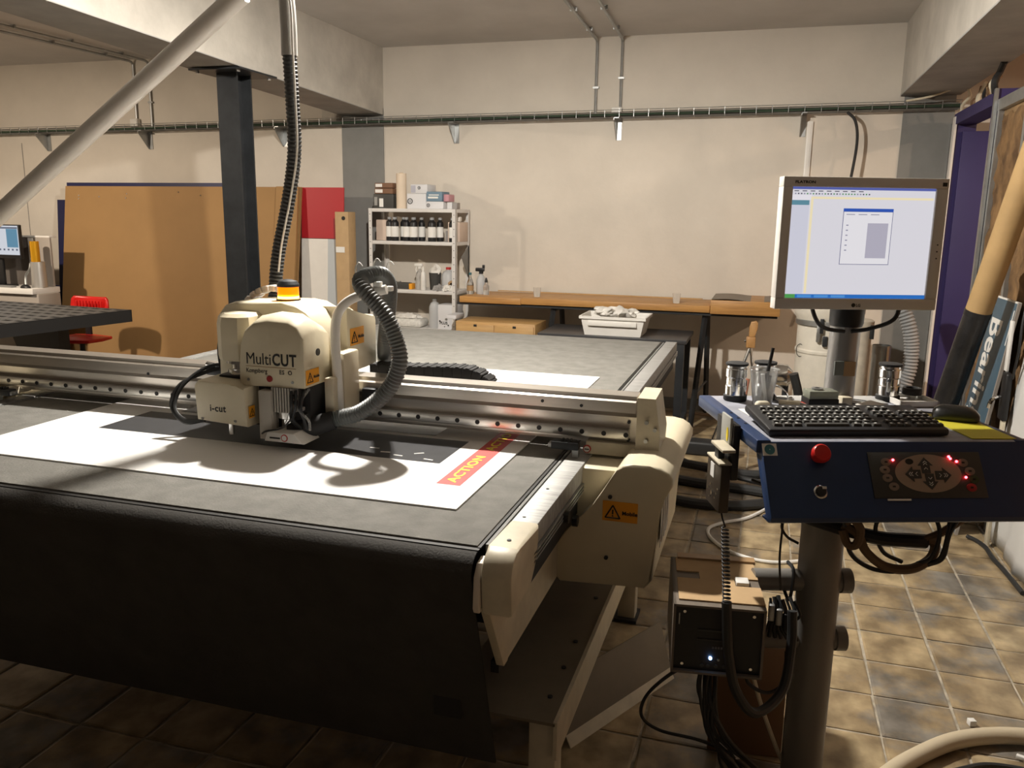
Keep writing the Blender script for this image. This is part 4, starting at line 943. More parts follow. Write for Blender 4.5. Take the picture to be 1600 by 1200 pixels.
cbd.prism([(-.10, -.105), (.113, -.105), (.113, -.005), (.05, -.005), (.05, .045), (.113, .045), (.113, .155), (-.10, .155), (-.10, .07), (-.04, .07), (-.04, .025), (-.10, .025)], 'z', pz1+.0005, pz1+.004)
solo(cbd, 'cardboard_cutout', M_card, 'flat cardboard cut-out with notches lying on the computer case', 'cardboard')
cbd = MB(); cbd.T = PM; cbd.b2((-.095, .15, pz1+.001), (.118, .182, pz1+.010)); solo(cbd, 'cardboard_strip', M_tape, 'brown cardboard strip behind the notched cut-out', 'cardboard')
cp2 = PB(); cp2.b2((.052, .0, pz1+.0005), (.085, .038, pz1+.012), .002); solo(cp2, 'white_plug', M_paper, 'small white plug in the notch of the cardboard cut-out', 'plug')

b = CB(); b._add([(.06, .25, .001), (.16, .262, .001), (.155, .34, .001), (.055, .33, .001), (.06, .25, .0025), (.16, .262, .0025), (.155, .34, .0025), (.055, .33, .0025)], [(3, 2, 1, 0), (4, 5, 6, 7), (0, 1, 5, 4), (1, 2, 6, 5), (2, 3, 7, 6), (3, 0, 4, 7)]); solo(b, 'paper_note', M_paper, 'sheet of white note paper under the cream eraser', 'paper')
b = CB(); b.b2((.415, .40, .001), (.52, .50, .004), .001); solo(b, 'grey_card', mat('grey_card', (.45, .45, .44), .6), 'flat grey card behind the folded paper scrap on the console', 'card')
b = CB(); b.b2((.205, .425, .001), (.33, .505, .0035), .001); solo(b, 'grey_card', MATS['grey_card'], 'flat grey card left of the mast foot on the console', 'card')
# ================================================================== CABLES AROUND THE CONSOLE
lb = thing('cable_loom', 'wrapped cable loom looping from the console post towards the right', 'cables', (.3, 2.2, .72))
MB().tube(cr([(.10, 2.24, .845), (.125, 2.205, .862), (.17, 2.19, .855), (.23, 2.18, .845), (.27, 2.18, .838)], 6), .016, 10).build('wrapped_trunk', M_blackm, lb)
MB().tube(cr([(.27, 2.18, .838), (.33, 2.18, .832), (.40, 2.19, .832), (.43, 2.20, .83)], 6), .018, 10).build('wrapped_trunk', M_black, lb)
MB().tube(cr([(.42, 2.19, .835), (.47, 2.21, .858), (.53, 2.24, .90), (.58, 2.27, .94)], 6), .010, 8).build('cable', M_brown, lb)
MB().tube(cr([(.23, 2.17, .86), (.265, 2.16, .845), (.29, 2.16, .80), (.34, 2.17, .762), (.40, 2.18, .76), (.445, 2.20, .785), (.455, 2.21, .82), (.43, 2.20, .838)], 7), .012, 8).build('cable', M_brown, lb)
MB().tube(cr([(.235, 2.17, .85), (.255, 2.16, .79), (.30, 2.165, .757), (.35, 2.17, .75), (.40, 2.18, .757)], 7), .006, 8).build('cable', M_rubber, lb)
MB().tube(cr([(.235, 2.165, .87), (.25, 2.15, .885), (.27, 2.15, .86), (.265, 2.15, .82), (.245, 2.155, .815), (.23, 2.16, .85)], 6), .011, 8).build('cable', M_brown, lb)
for k, (xa, xb) in enumerate(((.36, .31), (.42, .445), (.48, .465), (.525, .47))):
    MB().tube(cr([(xa, 2.19+.01*k, .945), (xb+(.0 if k == 0 else .01), 2.18, .87), (xb+(.02 if k == 0 else 0), 2.18, .80), (xb+(.07 if k == 0 else -.03), 2.19, .772)], 7), .0055, 8).build('cable', M_rubber, lb)
MB().tube(cr([(.10, 2.23, .85), (.085, 2.21, .825), (.10, 2.20, .80), (.13, 2.20, .785)], 6), .004, 6).build('cable', M_rubber, lb)
MB().tube(cr([(.20, 2.16, .95), (.225, 2.15, .90), (.235, 2.16, .86)], 6), .005, 6).build('cable', M_rubber, lb)
solo(MB().tube(cr([(.135, 2.13, .94), (.10, 2.12, .935), (.04, 2.13, .955), (-.0, 2.14, .965)], 6), .004, 6), 'thin_cable', M_black, 'short black cable under the left corner of the console front', 'cable')
solo(MB().tube(cr([(.085, 2.10, .94), (.083, 2.10, .86), (.082, 2.095, .78), (.09, 2.08, .70)], 6), .0032, 6), 'thin_cable', M_black, 'thin black cable hanging straight from the console to the computer case', 'cable')
pb = thing('plug_bundle', 'cluster of plugs and leads on the upper arm of the post', 'plugs', (.10, 2.2, .60))
for k in range(7): MB().tube(cr([(.07+.01*k, 2.17+.01*(k % 3), .635), (.075+.012*k, 2.16, .60), (.07+.008*k, 2.17, .56), (.06+.015*k, 2.18, .52)], 5), random.choice((.004, .006)), 6).build('lead', M_rubber, pb)
for k in range(3): MB().box((.075+.02*k, 2.165, .60-.01*k), (.016, .03, .045), .003).build('plug', random.choice((M_black, M_steel)), pb)
MB().tube(cr([(.105, 2.25, .63), (.12, 2.21, .62), (.125, 2.21, .70), (.11, 2.25, .71)], 5), .005, 6).build('lead', M_dark, pb)
lw = thing('lead_tangle', 'tangle of dark leads hanging below the computer case to the floor', 'cables', (0, 2.1, 0))
for k in range(9):
    a = -.085+random.uniform(-.01, .03); 
    MB().tube(cr([(a, 2.05+.01*k, .486), (a+random.uniform(-.01, .01), 2.05, .40), (a+.03+random.uniform(-.02, .02), 2.06, .28), (a+.06+.01*k, 2.10, .17), (a+.10+.015*k, 2.16, .08), (a+.15+.02*k, 2.22, .02), (a+.22+.02*k, 2.30, .012)], 6), random.choice((.005, .006, .004)), 6).build('lead', random.choice((M_rubber, M_rubber, M_dark)), lw)
MB().tube(cr([(-.10, 2.05, .486), (-.17, 2.06, .43), (-.235, 2.1, .33), (-.25, 2.14, .24), (-.20, 2.15, .20), (-.10, 2.14, .20), (-.03, 2.12, .20)], 7), .005, 6).build('lead', M_rubber, lw)
MB().tube(cr([(.02, 2.07, .486), (.03, 2.08, .43), (.08, 2.1, .40), (.12, 2.12, .43), (.12, 2.15, .50)], 7), .005, 6).build('lead', M_rubber, lw)
MB().tube(cr([(.03, 2.15, .45), (.07, 2.2, .30), (.12, 2.25, .15), (.16, 2.27, .05), (.155, 2.2, .012)], 7), .006, 6).build('pale_lead', M_creamd, lw)
for k, (x, y, z) in enumerate(((-.02, 2.09, .23), (.01, 2.10, .20))): MB().box((x, y, z), (.018, .03, .006), .002, rz=.6).build('white_tie', M_paper, lw)
solo(MB().box((.035, 2.42, .21), (.22, .016, .42), .002, rz=.12), 'hardboard_sheet', mat('brown_hardboard', (.22, .12, .06), .7), 'brown hardboard panel standing on the floor behind the computer case', 'board')
# thick hoses and cables on the floor
fl = thing('floor_cable_coil', 'thick black cable coiled on the floor left of the console', 'cable', (-.1, 5.0, 0))
MB().tube(cr([(-.75, 5.15, .03), (-.35, 5.02, .03), (0, 4.98, .03), (.13, 4.92, .03), (.10, 4.78, .03), (-.1, 4.66, .03), (-.36, 4.64, .03), (-.75, 4.8, .03)], 8), .03, 10).build('outer_loop', M_rubber, fl)
MB().tube(cr([(-.75, 5.35, .09), (-.3, 5.2, .08), (.05, 5.15, .08), (.2, 5.3, .14), (.26, 5.35, .32), (.24, 5.3, .55), (.2, 5.28, .7)], 8), .028, 10).build('rising_cable', M_rubber, fl)
MB().tube(cr([(-.7, 5.62, .06), (-.45, 5.45, .04), (-.25, 5.25, .04), (-.05, 5.1, .06), (.35, 4.95, .045)], 8), .018, 8).build('thin_loop', M_rubber, fl)
solo(MB().b2((-.85, 5.72, 0.0), (-.10, 5.86, .10), .02, 3), 'rubber_ramp', M_rubber, 'low black rubber ramp on the floor behind the cable coil', 'cable ramp')
solo(MB().tube(cr([(.15, 4.85, .01), (0, 4.55, .01), (-.13, 4.42, .01), (-.2, 4.3, .01), (-.17, 4.15, .01), (-.05, 4.0, .01), (.12, 3.95, .01), (.32, 4.05, .01)], 8), .009, 8), 'white_cable', M_paper, 'white cable curving over the floor tiles behind the computer case', 'cable')
solo(MB().tube(cr([(.40, 2.34, .028), (.52, 2.50, .028), (.69, 2.66, .028), (.90, 2.74, .028), (1.15, 2.72, .028)], 8), .026, 14), 'cream_hose', mat('cream_pvc_hose', (.62, .53, .38), .4), 'thick cream hose curving over the floor in the lower right corner', 'hose')
solo(MB().tube(cr([(.50, 2.38, .01), (.66, 2.52, .01), (.80, 2.58, .01), (1.1, 2.55, .01)], 8), .009, 8), 'black_cable', M_rubber, 'black cable on the floor just inside the cream hose', 'cable')
solo(MB().tube(cr([(1.10, 4.63, .012), (1.135, 4.57, .012), (1.155, 4.48, .012), (1.155, 4.35, .012), (1.17, 4.2, .012), (1.185, 3.95, .012)], 8), .011, 8), 'black_cable', M_rubber, 'black cable snaking over the floor beside the white plastic sheet', 'cable')
for i, (x, y, l) in enumerate(((.748, 2.80, 'small white cube lying above the cream hose on the floor'), (.86, 2.64, 'small white stick lying on the floor inside the cream hose'))):
    solo(MB().box((x, y, .011), ((.022, .022, .02) if i == 0 else (.042, .014, .012)), .002, rz=.3+i*-.7), 'foam_scrap', M_paper, l, 'scrap')
sc = thing('metal_channel', 'bent sheet metal channel lying on the floor beside the cutting table', 'metal channel', (-.36, 2.55, 0))
a, b_ = Vector((-.478, 2.27, .0)), Vector((-.215, 2.78, .0)); d = (b_-a).normalized(); nrm = Vector((-d.y, d.x, 0))
def slab(p, q, h0, off, th, m_, nm):
    mb = MB(); P = [p, q, q+off+Vector((0, 0, h0)), p+off+Vector((0, 0, h0))]; k = nrm*th
    mb._add(P+[x+k for x in P], [(0, 1, 2, 3), (7, 6, 5, 4), (0, 4, 5, 1), (1, 5, 6, 2), (2, 6, 7, 3), (3, 7, 4, 0)]); mb.build(nm, m_, sc)
slab(a+nrm*.02+Vector((0, 0, .035)), b_+nrm*.02+Vector((0, 0, .035)), .16, nrm*.05, .004, mat('dull_sheet', (.20, .17, .13), .5, .2, var=.1, scale=6), 'upright_flange')
slab(a, b_, .035, nrm*.022, .004, M_creamd, 'lip')
solo(MB().box((-.055, 2.14, .03), (.12, .07, .06), .012, rz=.3), 'power_adapter', M_black, 'black power adapter on the dark floor beneath the computer case', 'adapter')
# ================================================================== SHELF UNIT AT THE BACK WALL
SX0, SX1, SY0, SY1 = -3.40, -2.575, 6.79, 7.14
su = thing('shelf_unit', 'white perforated metal shelf unit against the back wall', 'shelf', (-2.99, 6.96, 0))
M_shelf = mat('white_enamel_shelf', (.68, .66, .64), .5, var=.04, scale=6)
for x, sx in ((SX0, 1), (SX1, -1)):
    for y, sy in ((SY0, 1), (SY1, -1)):
        b = MB(); b.b2((min(x, x+sx*.035), min(y, y+sy*.003), 0), (max(x, x+sx*.035), max(y, y+sy*.003), 1.67)); b.b2((min(x, x+sx*.003), min(y, y+sy*.035), 0), (max(x, x+sx*.003), max(y, y+sy*.035), 1.67))
        u = b.build('upright', M_shelf, su)
        if sy > 0:
            for k in range(20): MB().cyl((x+sx*.018, y-.001, 1.62-k*.06), (x+sx*.018, y+.001, 1.62-k*.06), .004, n=6).build('slot', M_ink, u)
SHZ = (1.67, 1.39, .967, .625, .2)
for z in SHZ: MB().b2((SX0+.004, SY0+.0035, z-.03), (SX1-.004, SY1-.0035, z), .002).build('shelf_board', M_shelf, su)
MB().prism([(6.93, 1.26), (7.13, 1.36), (7.13, 1.05)], 'x', SX1-.003, SX1).build('gusset', M_grey, su)
Xs = lambda u: -3.395+(u-576)*.00602
Zs = lambda v: 1.67-(v-325)*.00556
def boxt(name, u0, v0, u1, v1, y, d, m_, label, cat='box', lab=None, z0=None, parts=()):
    x0, x1 = Xs(u0), Xs(u1); zt = Zs(v0); zb = Zs(v1) if z0 is None else z0
    t = thing(name, label, cat, ((x0+x1)/2, y+d/2, zb))
    MB().b2((x0, y, zb), (x1, y+d, zt), .004).build('carton', m_, t)
    MB().b2((x0+.002, y+.002, zt), (x1-.002, y+d-.002, zt+.002)).build('lid_flap', m_, t)
    for (fx0, fz0, fx1, fz1, mm) in parts: MB().b2((x0+(x1-x0)*fx0, y-.0015, zb+(zt-zb)*fz0), (x0+(x1-x0)*fx1, y+.001, zb+(zt-zb)*fz1)).build('printed_label', mm, t)
    return t, (x0, x1, zb, zt)
T0 = 1.6705
def logo(t, x, y, z, r):
    MB().tube([(x+r*math.cos(a*.3927), y, z+r*math.sin(a*.3927)) for a in range(16)], r*.16, 5, closed=True).build('round_logo', M_ink, t)
    for k in (-.3, .3): MB().b2((x+k*r-.001, y-.001, z-r*.55), (x+k*r+.002, y+.001, z+r*.55)).build('logo_stroke', M_ink, t)
M_brownc = mat('brown_carton', (.20, .105, .06), .7); M_whitec = mat('white_carton', (.68, .68, .70), .6); M_bluec = mat('slate_carton', (.16, .25, .33), .6)
boxt('dark_carton', 580, 303, 612, 325, 6.84, .2, M_pad, 'dark low box at the left end of the shelf top', z0=T0, parts=((.3, .1, .5, .7, M_paper), (.05, .2, .2, .8, M_steel)))
boxt('brown_carton', 582, 294.5, 611, 303, 6.84, .16, M_brownc, 'lower brown carton with a white label on the shelf top', z0=Zs(303)+.0035, parts=((.05, .2, .45, .85, M_paper),))
boxt('brown_carton', 582.5, 286, 611, 294.5, 6.84, .16, M_brownc, 'upper brown carton with a white label on the shelf top', z0=Zs(294.5)+.006, parts=((.05, .2, .42, .85, M_paper),))
t = thing('paper_roll', 'upright cream paper roll standing on the shelf top', 'paper roll', (Xs(622), 6.88, T0)); MB().lathe([(.045, 0), (.045, .30), (.02, .30), (.02, .29)], (Xs(622), 6.88, T0), 24).build('roll', mat('cream_paper', (.72, .60, .47), .7), t); MB().lathe([(.018, .002), (.018, .305), (.014, .305), (.014, .01)], (Xs(622), 6.88, T0), 16).build('core', M_card, t)
t, q = boxt('white_carton', 632, 302, 662, 325, 6.86, .22, M_whitec, 'large white carton with a dark round logo on the shelf top', z0=T0); logo(t, q[0]+.03, 6.858, (q[2]+q[3])/2, .022)
t, q = boxt('white_carton', 638, 288, 664, 302, 6.86, .2, M_whitec, 'white carton with a faint round logo stacked on the larger white one', z0=Zs(302)+.0025, parts=((.02, .1, .3, .9, mat('pale_lilac', (.45, .45, .52), .6)),)); logo(t, q[0]+.08, 6.858, (q[2]+q[3])/2+.01, .012)
t, q = boxt('white_carton', 663.5, 314, 690, 325, 6.84, .2, M_whitec, 'low white carton under the slate blue box', z0=T0); logo(t, q[0]+.02, 6.838, (q[2]+q[3])/2, .014)
boxt('slate_carton', 664, 299, 688, 313, 6.84, .18, M_bluec, 'slate blue box with white lines on the shelf top', z0=Zs(314)+.003, parts=((.15, .62, .8, .72, M_paper), (.1, .3, .75, .5, M_paper)))
boxt('pink_carton', 689, 303, 697, 313, 6.86, .14, mat('pink_carton', (.55, .28, .32), .6), 'small pink box beside the slate blue one', z0=Zs(314)+.003)
boxt('small_carton', 697, 315, 704.5, 325, 6.82, .08, M_whitec, 'tiny white box near the right end of the shelf top', z0=T0)
boxt('small_carton', 705, 315.5, 712, 325, 6.82, .08, mat('grey_carton', (.30, .28, .27), .6), 'tiny grey box at the right end of the shelf top', z0=T0)
# ink bottles on the second shelf
bq = (603, 613, 622, 631, 643, 650, 671, 679, 704)
for i, u in enumerate(bq):
    x = Xs(u); y = (6.87, 6.85, 6.92, 6.86, 6.85, 6.93, 6.86, 6.93, 6.84)[i]; r = .036 if i in (1, 4, 6) else .030
    names = ('far left of the row', 'second from the left in the row', 'third from the left in the row', 'fourth from the left in the row', 'fifth from the left, with a wide label', 'sixth from the left, set further back', 'left one of the pair standing apart', 'right one of the pair standing apart', 'on its own behind the right upright')
    t = thing('ink_bottle', 'black ink bottle on the upper shelf, '+names[i], 'bottle', (x, y, 1.391), 0, 'ink bottles on the upper shelf')
    MB().lathe([(r*.95, 0), (r, .006), (r, .15), (r*.9, .165), (r*.5, .178), (r*.5, .185)], (x, y, 1.391), 18).build('body', M_black, t)
    MB().lathe([(r*.56, .185), (r*.56, .205), (0, .206)], (x, y, 1.391), 14).build('cap', mat('grey_cap', (.30, .31, .32), .5), t)
    MB().lathe([(r+.0008, .035), (r+.0008, .125)], (x, y, 1.391), 18).build('label', M_paper, t)
boxt('beige_box', 582, 343, 598, 375.3, 6.86, .14, mat('beige_carton', (.60, .48, .40), .7), 'beige box at the left end of the upper shelf', z0=1.391)
t = thing('beige_box', 'beige open box at the right end of the upper shelf', 'box', (-2.63, 7.0, 1.391)); MB().b2((-2.69, 6.90, 1.391), (-2.58, 7.12, 1.56), .003).build('carton', MATS['beige_carton'], t); MB().box((-2.63, 7.0, 1.585), (.05, .07, .05), .015).build('contents', M_rag, t)
boxt('grey_box', 686, 359, 700, 375.3, 6.95, .12, MATS['grey_carton'] if 'grey_carton' in MATS else M_grey, 'grey box behind the ink bottles on the upper shelf', z0=1.391)
# middle shelf
Z2 = .968
def bottle(name, label, x, y, z, prof, m_, cap=None, extra=None, cat='bottle'):
    t = thing(name, label, cat, (x, y, z)); MB().lathe(prof, (x, y, z), 20).build('body', m_, t)
    if cap: MB().lathe(cap[0], (x, y, z), 16).build('cap', cap[1], t)
    return t
M_milk = mat('milky_plastic', (.62, .63, .64), .35, trans=.25)
x = Xs(650); t = bottle('spray_bottle', 'clear spray bottle with white trigger on the middle shelf', x, 6.88, Z2, [(.034, 0), (.036, .005), (.036, .12), (.028, .15), (.014, .17), (.014, .185)], M_clearp, ([(.017, .185), (.017, .20), (0, .2)], M_whitep))
MB().b2((x-.05, 6.868, Z2+.20), (x+.03, 6.892, Z2+.228), .008).build('trigger_head', M_whitep, t); MB().tube(cr([(x-.03, 6.88, Z2+.2), (x-.035, 6.88, Z2+.17), (x-.03, 6.88, Z2+.15)], 4), .006, 6).build('trigger', M_whitep, t)
x = Xs(659); t = bottle('squeeze_bottle', 'white slim bottle beside the spray bottle on the middle shelf', x, 6.83, Z2, [(.022, 0), (.024, .005), (.024, .10), (.02, .15), (.009, .165), (.009, .175)], M_whitep, ([(.011, .175), (.005, .205), (0, .206)], M_whitep))
x = Xs(673); t = thing('waste_bin', 'dark pot stuffed with white paper on the middle shelf', 'pot', (x, 6.9, Z2)); MB().lathe([(.045, 0), (.055, .15), (.052, .15), (.043, .005)], (x, 6.9, Z2), 20).build('pot', M_pad, t)
b = MB(); bm_ = bmesh.new(); bmesh.ops.create_icosphere(bm_, subdivisions=2, radius=.05)
for v in bm_.verts: v.co *= random.uniform(.75, 1.25)
b.bm(bm_, Matrix.Translation((x+.005, 6.9, Z2+.17))); b.build('crumpled_paper', M_rag, t, smooth=False)
x = Xs(692); t = bottle('jerry_can', 'milky jug with red cap on the middle shelf', x, 6.93, Z2, [(.055, 0), (.062, .008), (.062, .13), (.045, .16), (.02, .172), (.02, .18)], M_milk, ([(.023, .18), (.023, .20), (0, .2)], mat('red_cap', (.45, .03, .03), .4)), cat='jug')
MB().tube(cr([(x+.02, 6.93, Z2+.172), (x+.055, 6.93, Z2+.175), (x+.062, 6.93, Z2+.13)], 5), .008, 6).build('handle', M_milk, t)
x = Xs(703); t = bottle('tape_roll', 'orange brown tape roll leaning beside the red capped jug', x, 6.86, Z2, [(.0, 0), (.001, .0)], M_tape, cat='tape'); 
MB().lathe([(.026, -.012), (.045, -.012), (.045, .012), (.026, .012), (.026, -.012)], (0, 0, 0), 20, M=Matrix.Translation((x, 6.86, Z2+.046)) @ Matrix.Rotation(math.pi/2, 4, 'X')).build('roll', M_tape, t)
x = Xs(625); t = thing('tool_case', 'dark tool case with an orange end on the middle shelf', 'case', (x, 6.86, Z2)); MB().b2((x-.13, 6.84, Z2), (x+.06, 6.92, Z2+.055), .006).build('case', M_pad, t); MB().b2((x+.06, 6.84, Z2), (x+.09, 6.92, Z2+.05), .004).build('end_block', M_orange, t)
for i, (u, lab) in enumerate(((607, 'grey rag heap at the left end of the middle shelf'), (683, 'grey rag heap left of the red capped jug'), (697, 'pale rag heap in front of the red capped jug'))):
    b = MB(); bm_ = bmesh.new(); bmesh.ops.create_icosphere(bm_, subdivisions=3, radius=1)
    for v in bm_.verts:
        f = 1+.3*math.sin(v.co.x*9+i)*math.cos(v.co.y*7)+random.uniform(-.08, .08); v.co = Vector((v.co.x*.055*f, v.co.y*.05*f, max(0, v.co.z)*.05*f))
    b.bm(bm_, Matrix.Translation((Xs(u), 6.84 if i else 7.0, Z2+.0002+(.0 if i else .0)))); solo(b, 'rag', (M_grey, M_steel, M_rag)[i] if i != 1 else mat('grey_rag', (.33, .32, .31), .9), lab, 'rag')
# lower shelf
Z3 = .626
x = Xs(672); t = bottle('canister', 'tall milky canister on the lower shelf', x, 6.90, Z3, [(.046, 0), (.05, .006), (.05, .19), (.035, .225), (.017, .235), (.017, .24)], M_milk, ([(.02, .24), (.02, .262), (0, .262)], M_grey), cat='canister')
t, q = boxt('white_carton', 681, 474, 708, 512.5, 6.84, .2, M_whitec, 'white carton reading PLUS on the lower shelf', z0=Z3)
text('PLUS', .034, frame((q[0]+.018, 6.8385, q[2]+.045), (1, 0, 0), (0, 0, 1)), M_ink, t, 'lettering', bold=.001, ext=.0003)
for (a, b2, r) in ((.12, .36, .008), (.62, .18, .007), (.4, .12, .005), (.5, .45, .012)): MB().cyl((q[0]+.16*a, 6.838, q[2]+.2*b2), (q[0]+.16*a, 6.841, q[2]+.2*b2), r, n=12).build('printed_dot', M_ink if r < .01 else M_steel, t)
solo(MB().b2((-3.24, 6.83, Z3), (-2.92, 7.03, Z3+.075), .033, 4), 'foam_pack', mat('speckled_pack', (.70, .69, .65), .7, var=.15, scale=40), 'white speckled soft pack lying on the lower shelf', 'pack', angle=70)
b = MB(); bm_ = bmesh.new(); bmesh.ops.create_icosphere(bm_, subdivisions=3, radius=1)
for v in bm_.verts: f = 1+.25*math.sin(v.co.x*8)*math.cos(v.co.y*6)+random.uniform(-.06, .06); v.co = Vector((v.co.x*.12*f, v.co.y*.06*f, max(-.1, v.co.z)*.035*f))
b.bm(bm_, Matrix.Translation((-3.08, 6.92, Z3+.082))); solo(b, 'cloth', M_rag, 'crumpled pale cloth on top of the soft pack', 'cloth')

# ================================================================== WORKTOP ALONG THE BACK WALL
wk = thing('worktop', 'long oak worktop fixed along the back wall', 'worktop', (-1.4, 6.88, .9))
MB().b2((-2.47, 6.60, .900), (-1.93, 7.15, .952), .003).build('plank', M_wood, wk); MB().b2((-1.928, 6.60, .905), (-.405, 7.15, .957), .003).build('plank', M_wood, wk)
MB().b2((-2.50, 6.62, .880), (.10, 7.14, .899)).build('worktop_shadow', M_blackm, wk)  # black sheet standing in for the shadow under the planks
MB().b2((-2.3, 7.13, .957), (-.5, 7.16, .964)).build('rear_strip', M_woodl, wk)
wl = thing('thick_worktop', 'thicker oak block with a lifted top sheet at the right end of the worktop', 'worktop', (-.14, 6.88, .9))
MB().b2((-.40, 6.585, .900), (.115, 7.15, 1.006), .004).build('block', M_wood, wl)
b = MB(); vs = []
for i in range(9):
    x = -.395+i*.0635; z = 1.008+.012*math.sin(i*.9)*(.4+.06*i); vs += [(x, 6.60, z), (x, 7.12, z)]
b._add(vs, [(2*i, 2*i+2, 2*i+3, 2*i+1) for i in range(8)]); b._add([(x, y, z+.004) for x, y, z in vs], [(2*i+1, 2*i+3, 2*i+2, 2*i) for i in range(8)])
b.build('top_sheet', mat('grey_brown_sheet', (.25, .21, .17), .7), wl)
def trestle(x, label):
    t = thing('trestle', label, 'trestle', (x, 6.75, 0))
    for (ya, yb, xo) in ((6.67, 6.42, -.05), (6.95, 7.12, .02)):
        MB().tube([(x, ya, .878), (x+xo, yb, 0)], .022, 4).build('leg', M_dark, t)
    MB().tube([(x, 6.66, .865), (x, 7.0, .865)], .02, 4).build('head', M_black, t); MB().tube([(x-.03, 6.50, .28), (x+.012, 7.06, .28)], .012, 4).build('brace', M_dark, t)
    MB().tube([(x-.04, 6.46, .13), (x+.3, 6.9, .02)], .012, 4).build('stay', M_brown, t)
trestle(-.44, 'dark steel trestle leg under the joint of the oak worktops'); trestle(-1.665, 'dark steel trestle leg beside the drawer cabinet')
for i, (x, y) in enumerate(((-1.832, 6.75), (-.674, 6.72))):
    t = thing('drinking_glass', ('small drinking glass on the oak worktop near the shelf unit', 'small drinking glass on the worktop above the white rag tub')[i], 'glass', (x, y, .9575), 0, 'drinking glasses on the worktop')
    MB().lathe([(0, 0), (.025, 0), (.027, .004), (.032, .078), (.030, .078), (.0255, .010), (0, .009)], (x, y, .9575 if i else .9575), 20).build('glass', M_glass, t)
t = bottle('glass_bottle', 'clear glass bottle at the left end of the worktop', -2.445, 6.80, .9525, [(.027, 0), (.03, .005), (.03, .09), (.02, .12), (.010, .14), (.010, .165)], M_glass, ([(.012, .165), (.012, .185), (0, .186)], mat('teal_cap', (.05, .14, .16), .5)))
MB().lathe([(.0308, .03), (.0308, .075)], (-2.445, 6.80, .9525), 20).build('label', M_tape, t)
t = bottle('spray_bottle', 'milky spray bottle with a black head at the left end of the worktop', -2.36, 6.84, .9525, [(.036, 0), (.04, .006), (.04, .12), (.026, .155), (.016, .165), (.016, .175)], M_milk, ([(.019, .175), (.019, .195), (0, .196)], M_black))
MB().b2((-2.41, 6.828, 1.147), (-2.33, 6.852, 1.178), .006).build('trigger_head', M_black, t); MB().box((-2.338, 6.84, 1.19), (.02, .02, .03), .004).build('nozzle', M_black, t)
bottle('dropper_bottle', 'small clear bottle with a black tip beside the milky spray bottle', -2.30, 6.80, .9525, [(.024, 0), (.026, .004), (.026, .075), (.012, .095), (.010, .105)], M_clearp, ([(.013, .105), (.013, .12), (.006, .145), (0, .146)], M_black))
# drawers, black desk, tub under the worktop
dc = thing('drawer_cabinet', 'light wooden drawer cabinet under the left half of the worktop', 'drawer cabinet', (-2.09, 6.55, 0))
MB().b2((-2.43, 6.41, 0), (-1.75, 6.76, .765), .003).build('carcass', M_woodl, dc)
for r in range(3):
    for c in range(2):
        x0 = -2.42+c*.335; z0 = .03+r*.245
        dr = MB().b2((x0, 6.395, z0), (x0+.325, 6.412, z0+.225), .003).build('drawer', M_woodl, dc); MB().b2((x0+.15, 6.392, z0+.207), (x0+.178, 6.397, z0+.226), .002).build('finger_notch', M_ink, dr)
t, q = boxt('white_carton', 717, 482, 731, 500, 6.50, .2, M_whitec, 'white carton on the drawer cabinet under the worktop', z0=.7655)
bd = thing('black_desk', 'black steel desk in front of the worktop under the rag tub', 'desk', (-1.05, 6.3, 0))
MB().b2((-1.62, 6.0, .735), (-.515, 6.58, .762), .003).build('desk_top', mat('black_desktop', (.045, .045, .048), .4), bd)
for x in (-1.60, -.56):
    for y in (6.03, 6.52): MB().b2((x-.025, y-.025, 0), (x+.03, y+.025, .735)).build('leg', M_dark, bd)
for y in (6.03, 6.52): MB().b2((-1.6, y-.012, .69), (-.55, y+.012, .735)).build('rail', M_dark, bd)
MB().b2((-.56, 6.03, .10), (-.53, 6.52, .13)).build('stretcher', M_dark, bd)
tb = thing('storage_tub', 'white plastic tub heaped with white rags on the black desk', 'tub', (-1.06, 6.2, .7625))
b = MB(); vs = []
for (z, f) in ((.7625, .84), (.87, .93), (.885, .93), (.885, 1.0), (.905, 1.0), (.905, .95), (.80, .86)):
    vs += [(-1.06+sx*.247*f, 6.2+sy*.19*f, z) for sx, sy in ((-1, -1), (1, -1), (1, 1), (-1, 1))]
fs = [(3, 2, 1, 0)]
for k in range(6):
    for j in range(4): fs.append((k*4+j, k*4+(j+1) % 4, k*4+4+(j+1) % 4, k*4+4+j))
fs.append((24, 25, 26, 27)); b._add(vs, fs); b.build('tub', M_whitep, tb)
MB().b2((-1.24, 6.008, .835), (-.88, 6.02, .872), .004).build('front_ridge', M_whitep, tb)
for k in range(14):
    b = MB(); bm_ = bmesh.new(); bmesh.ops.create_icosphere(bm_, subdivisions=2, radius=1); an = random.uniform(0, 3)
    for v in bm_.verts: f = random.uniform(.8, 1.2); v.co = Vector((v.co.x*.085*f, v.co.y*.04*f, v.co.z*.026*f))
    b.bm(bm_, Matrix.Translation((-1.06+random.uniform(-.14, .14), 6.18+random.uniform(-.09, .09), .905+random.uniform(0, .03))) @ Matrix.Rotation(an, 4, 'Z') @ Matrix.Rotation(random.uniform(-.4, .4), 4, 'Y'))
    solo(b, 'rag', M_rag, 'white rag in the heap in the storage tub', 'rag', 'white rags heaped in the tub')
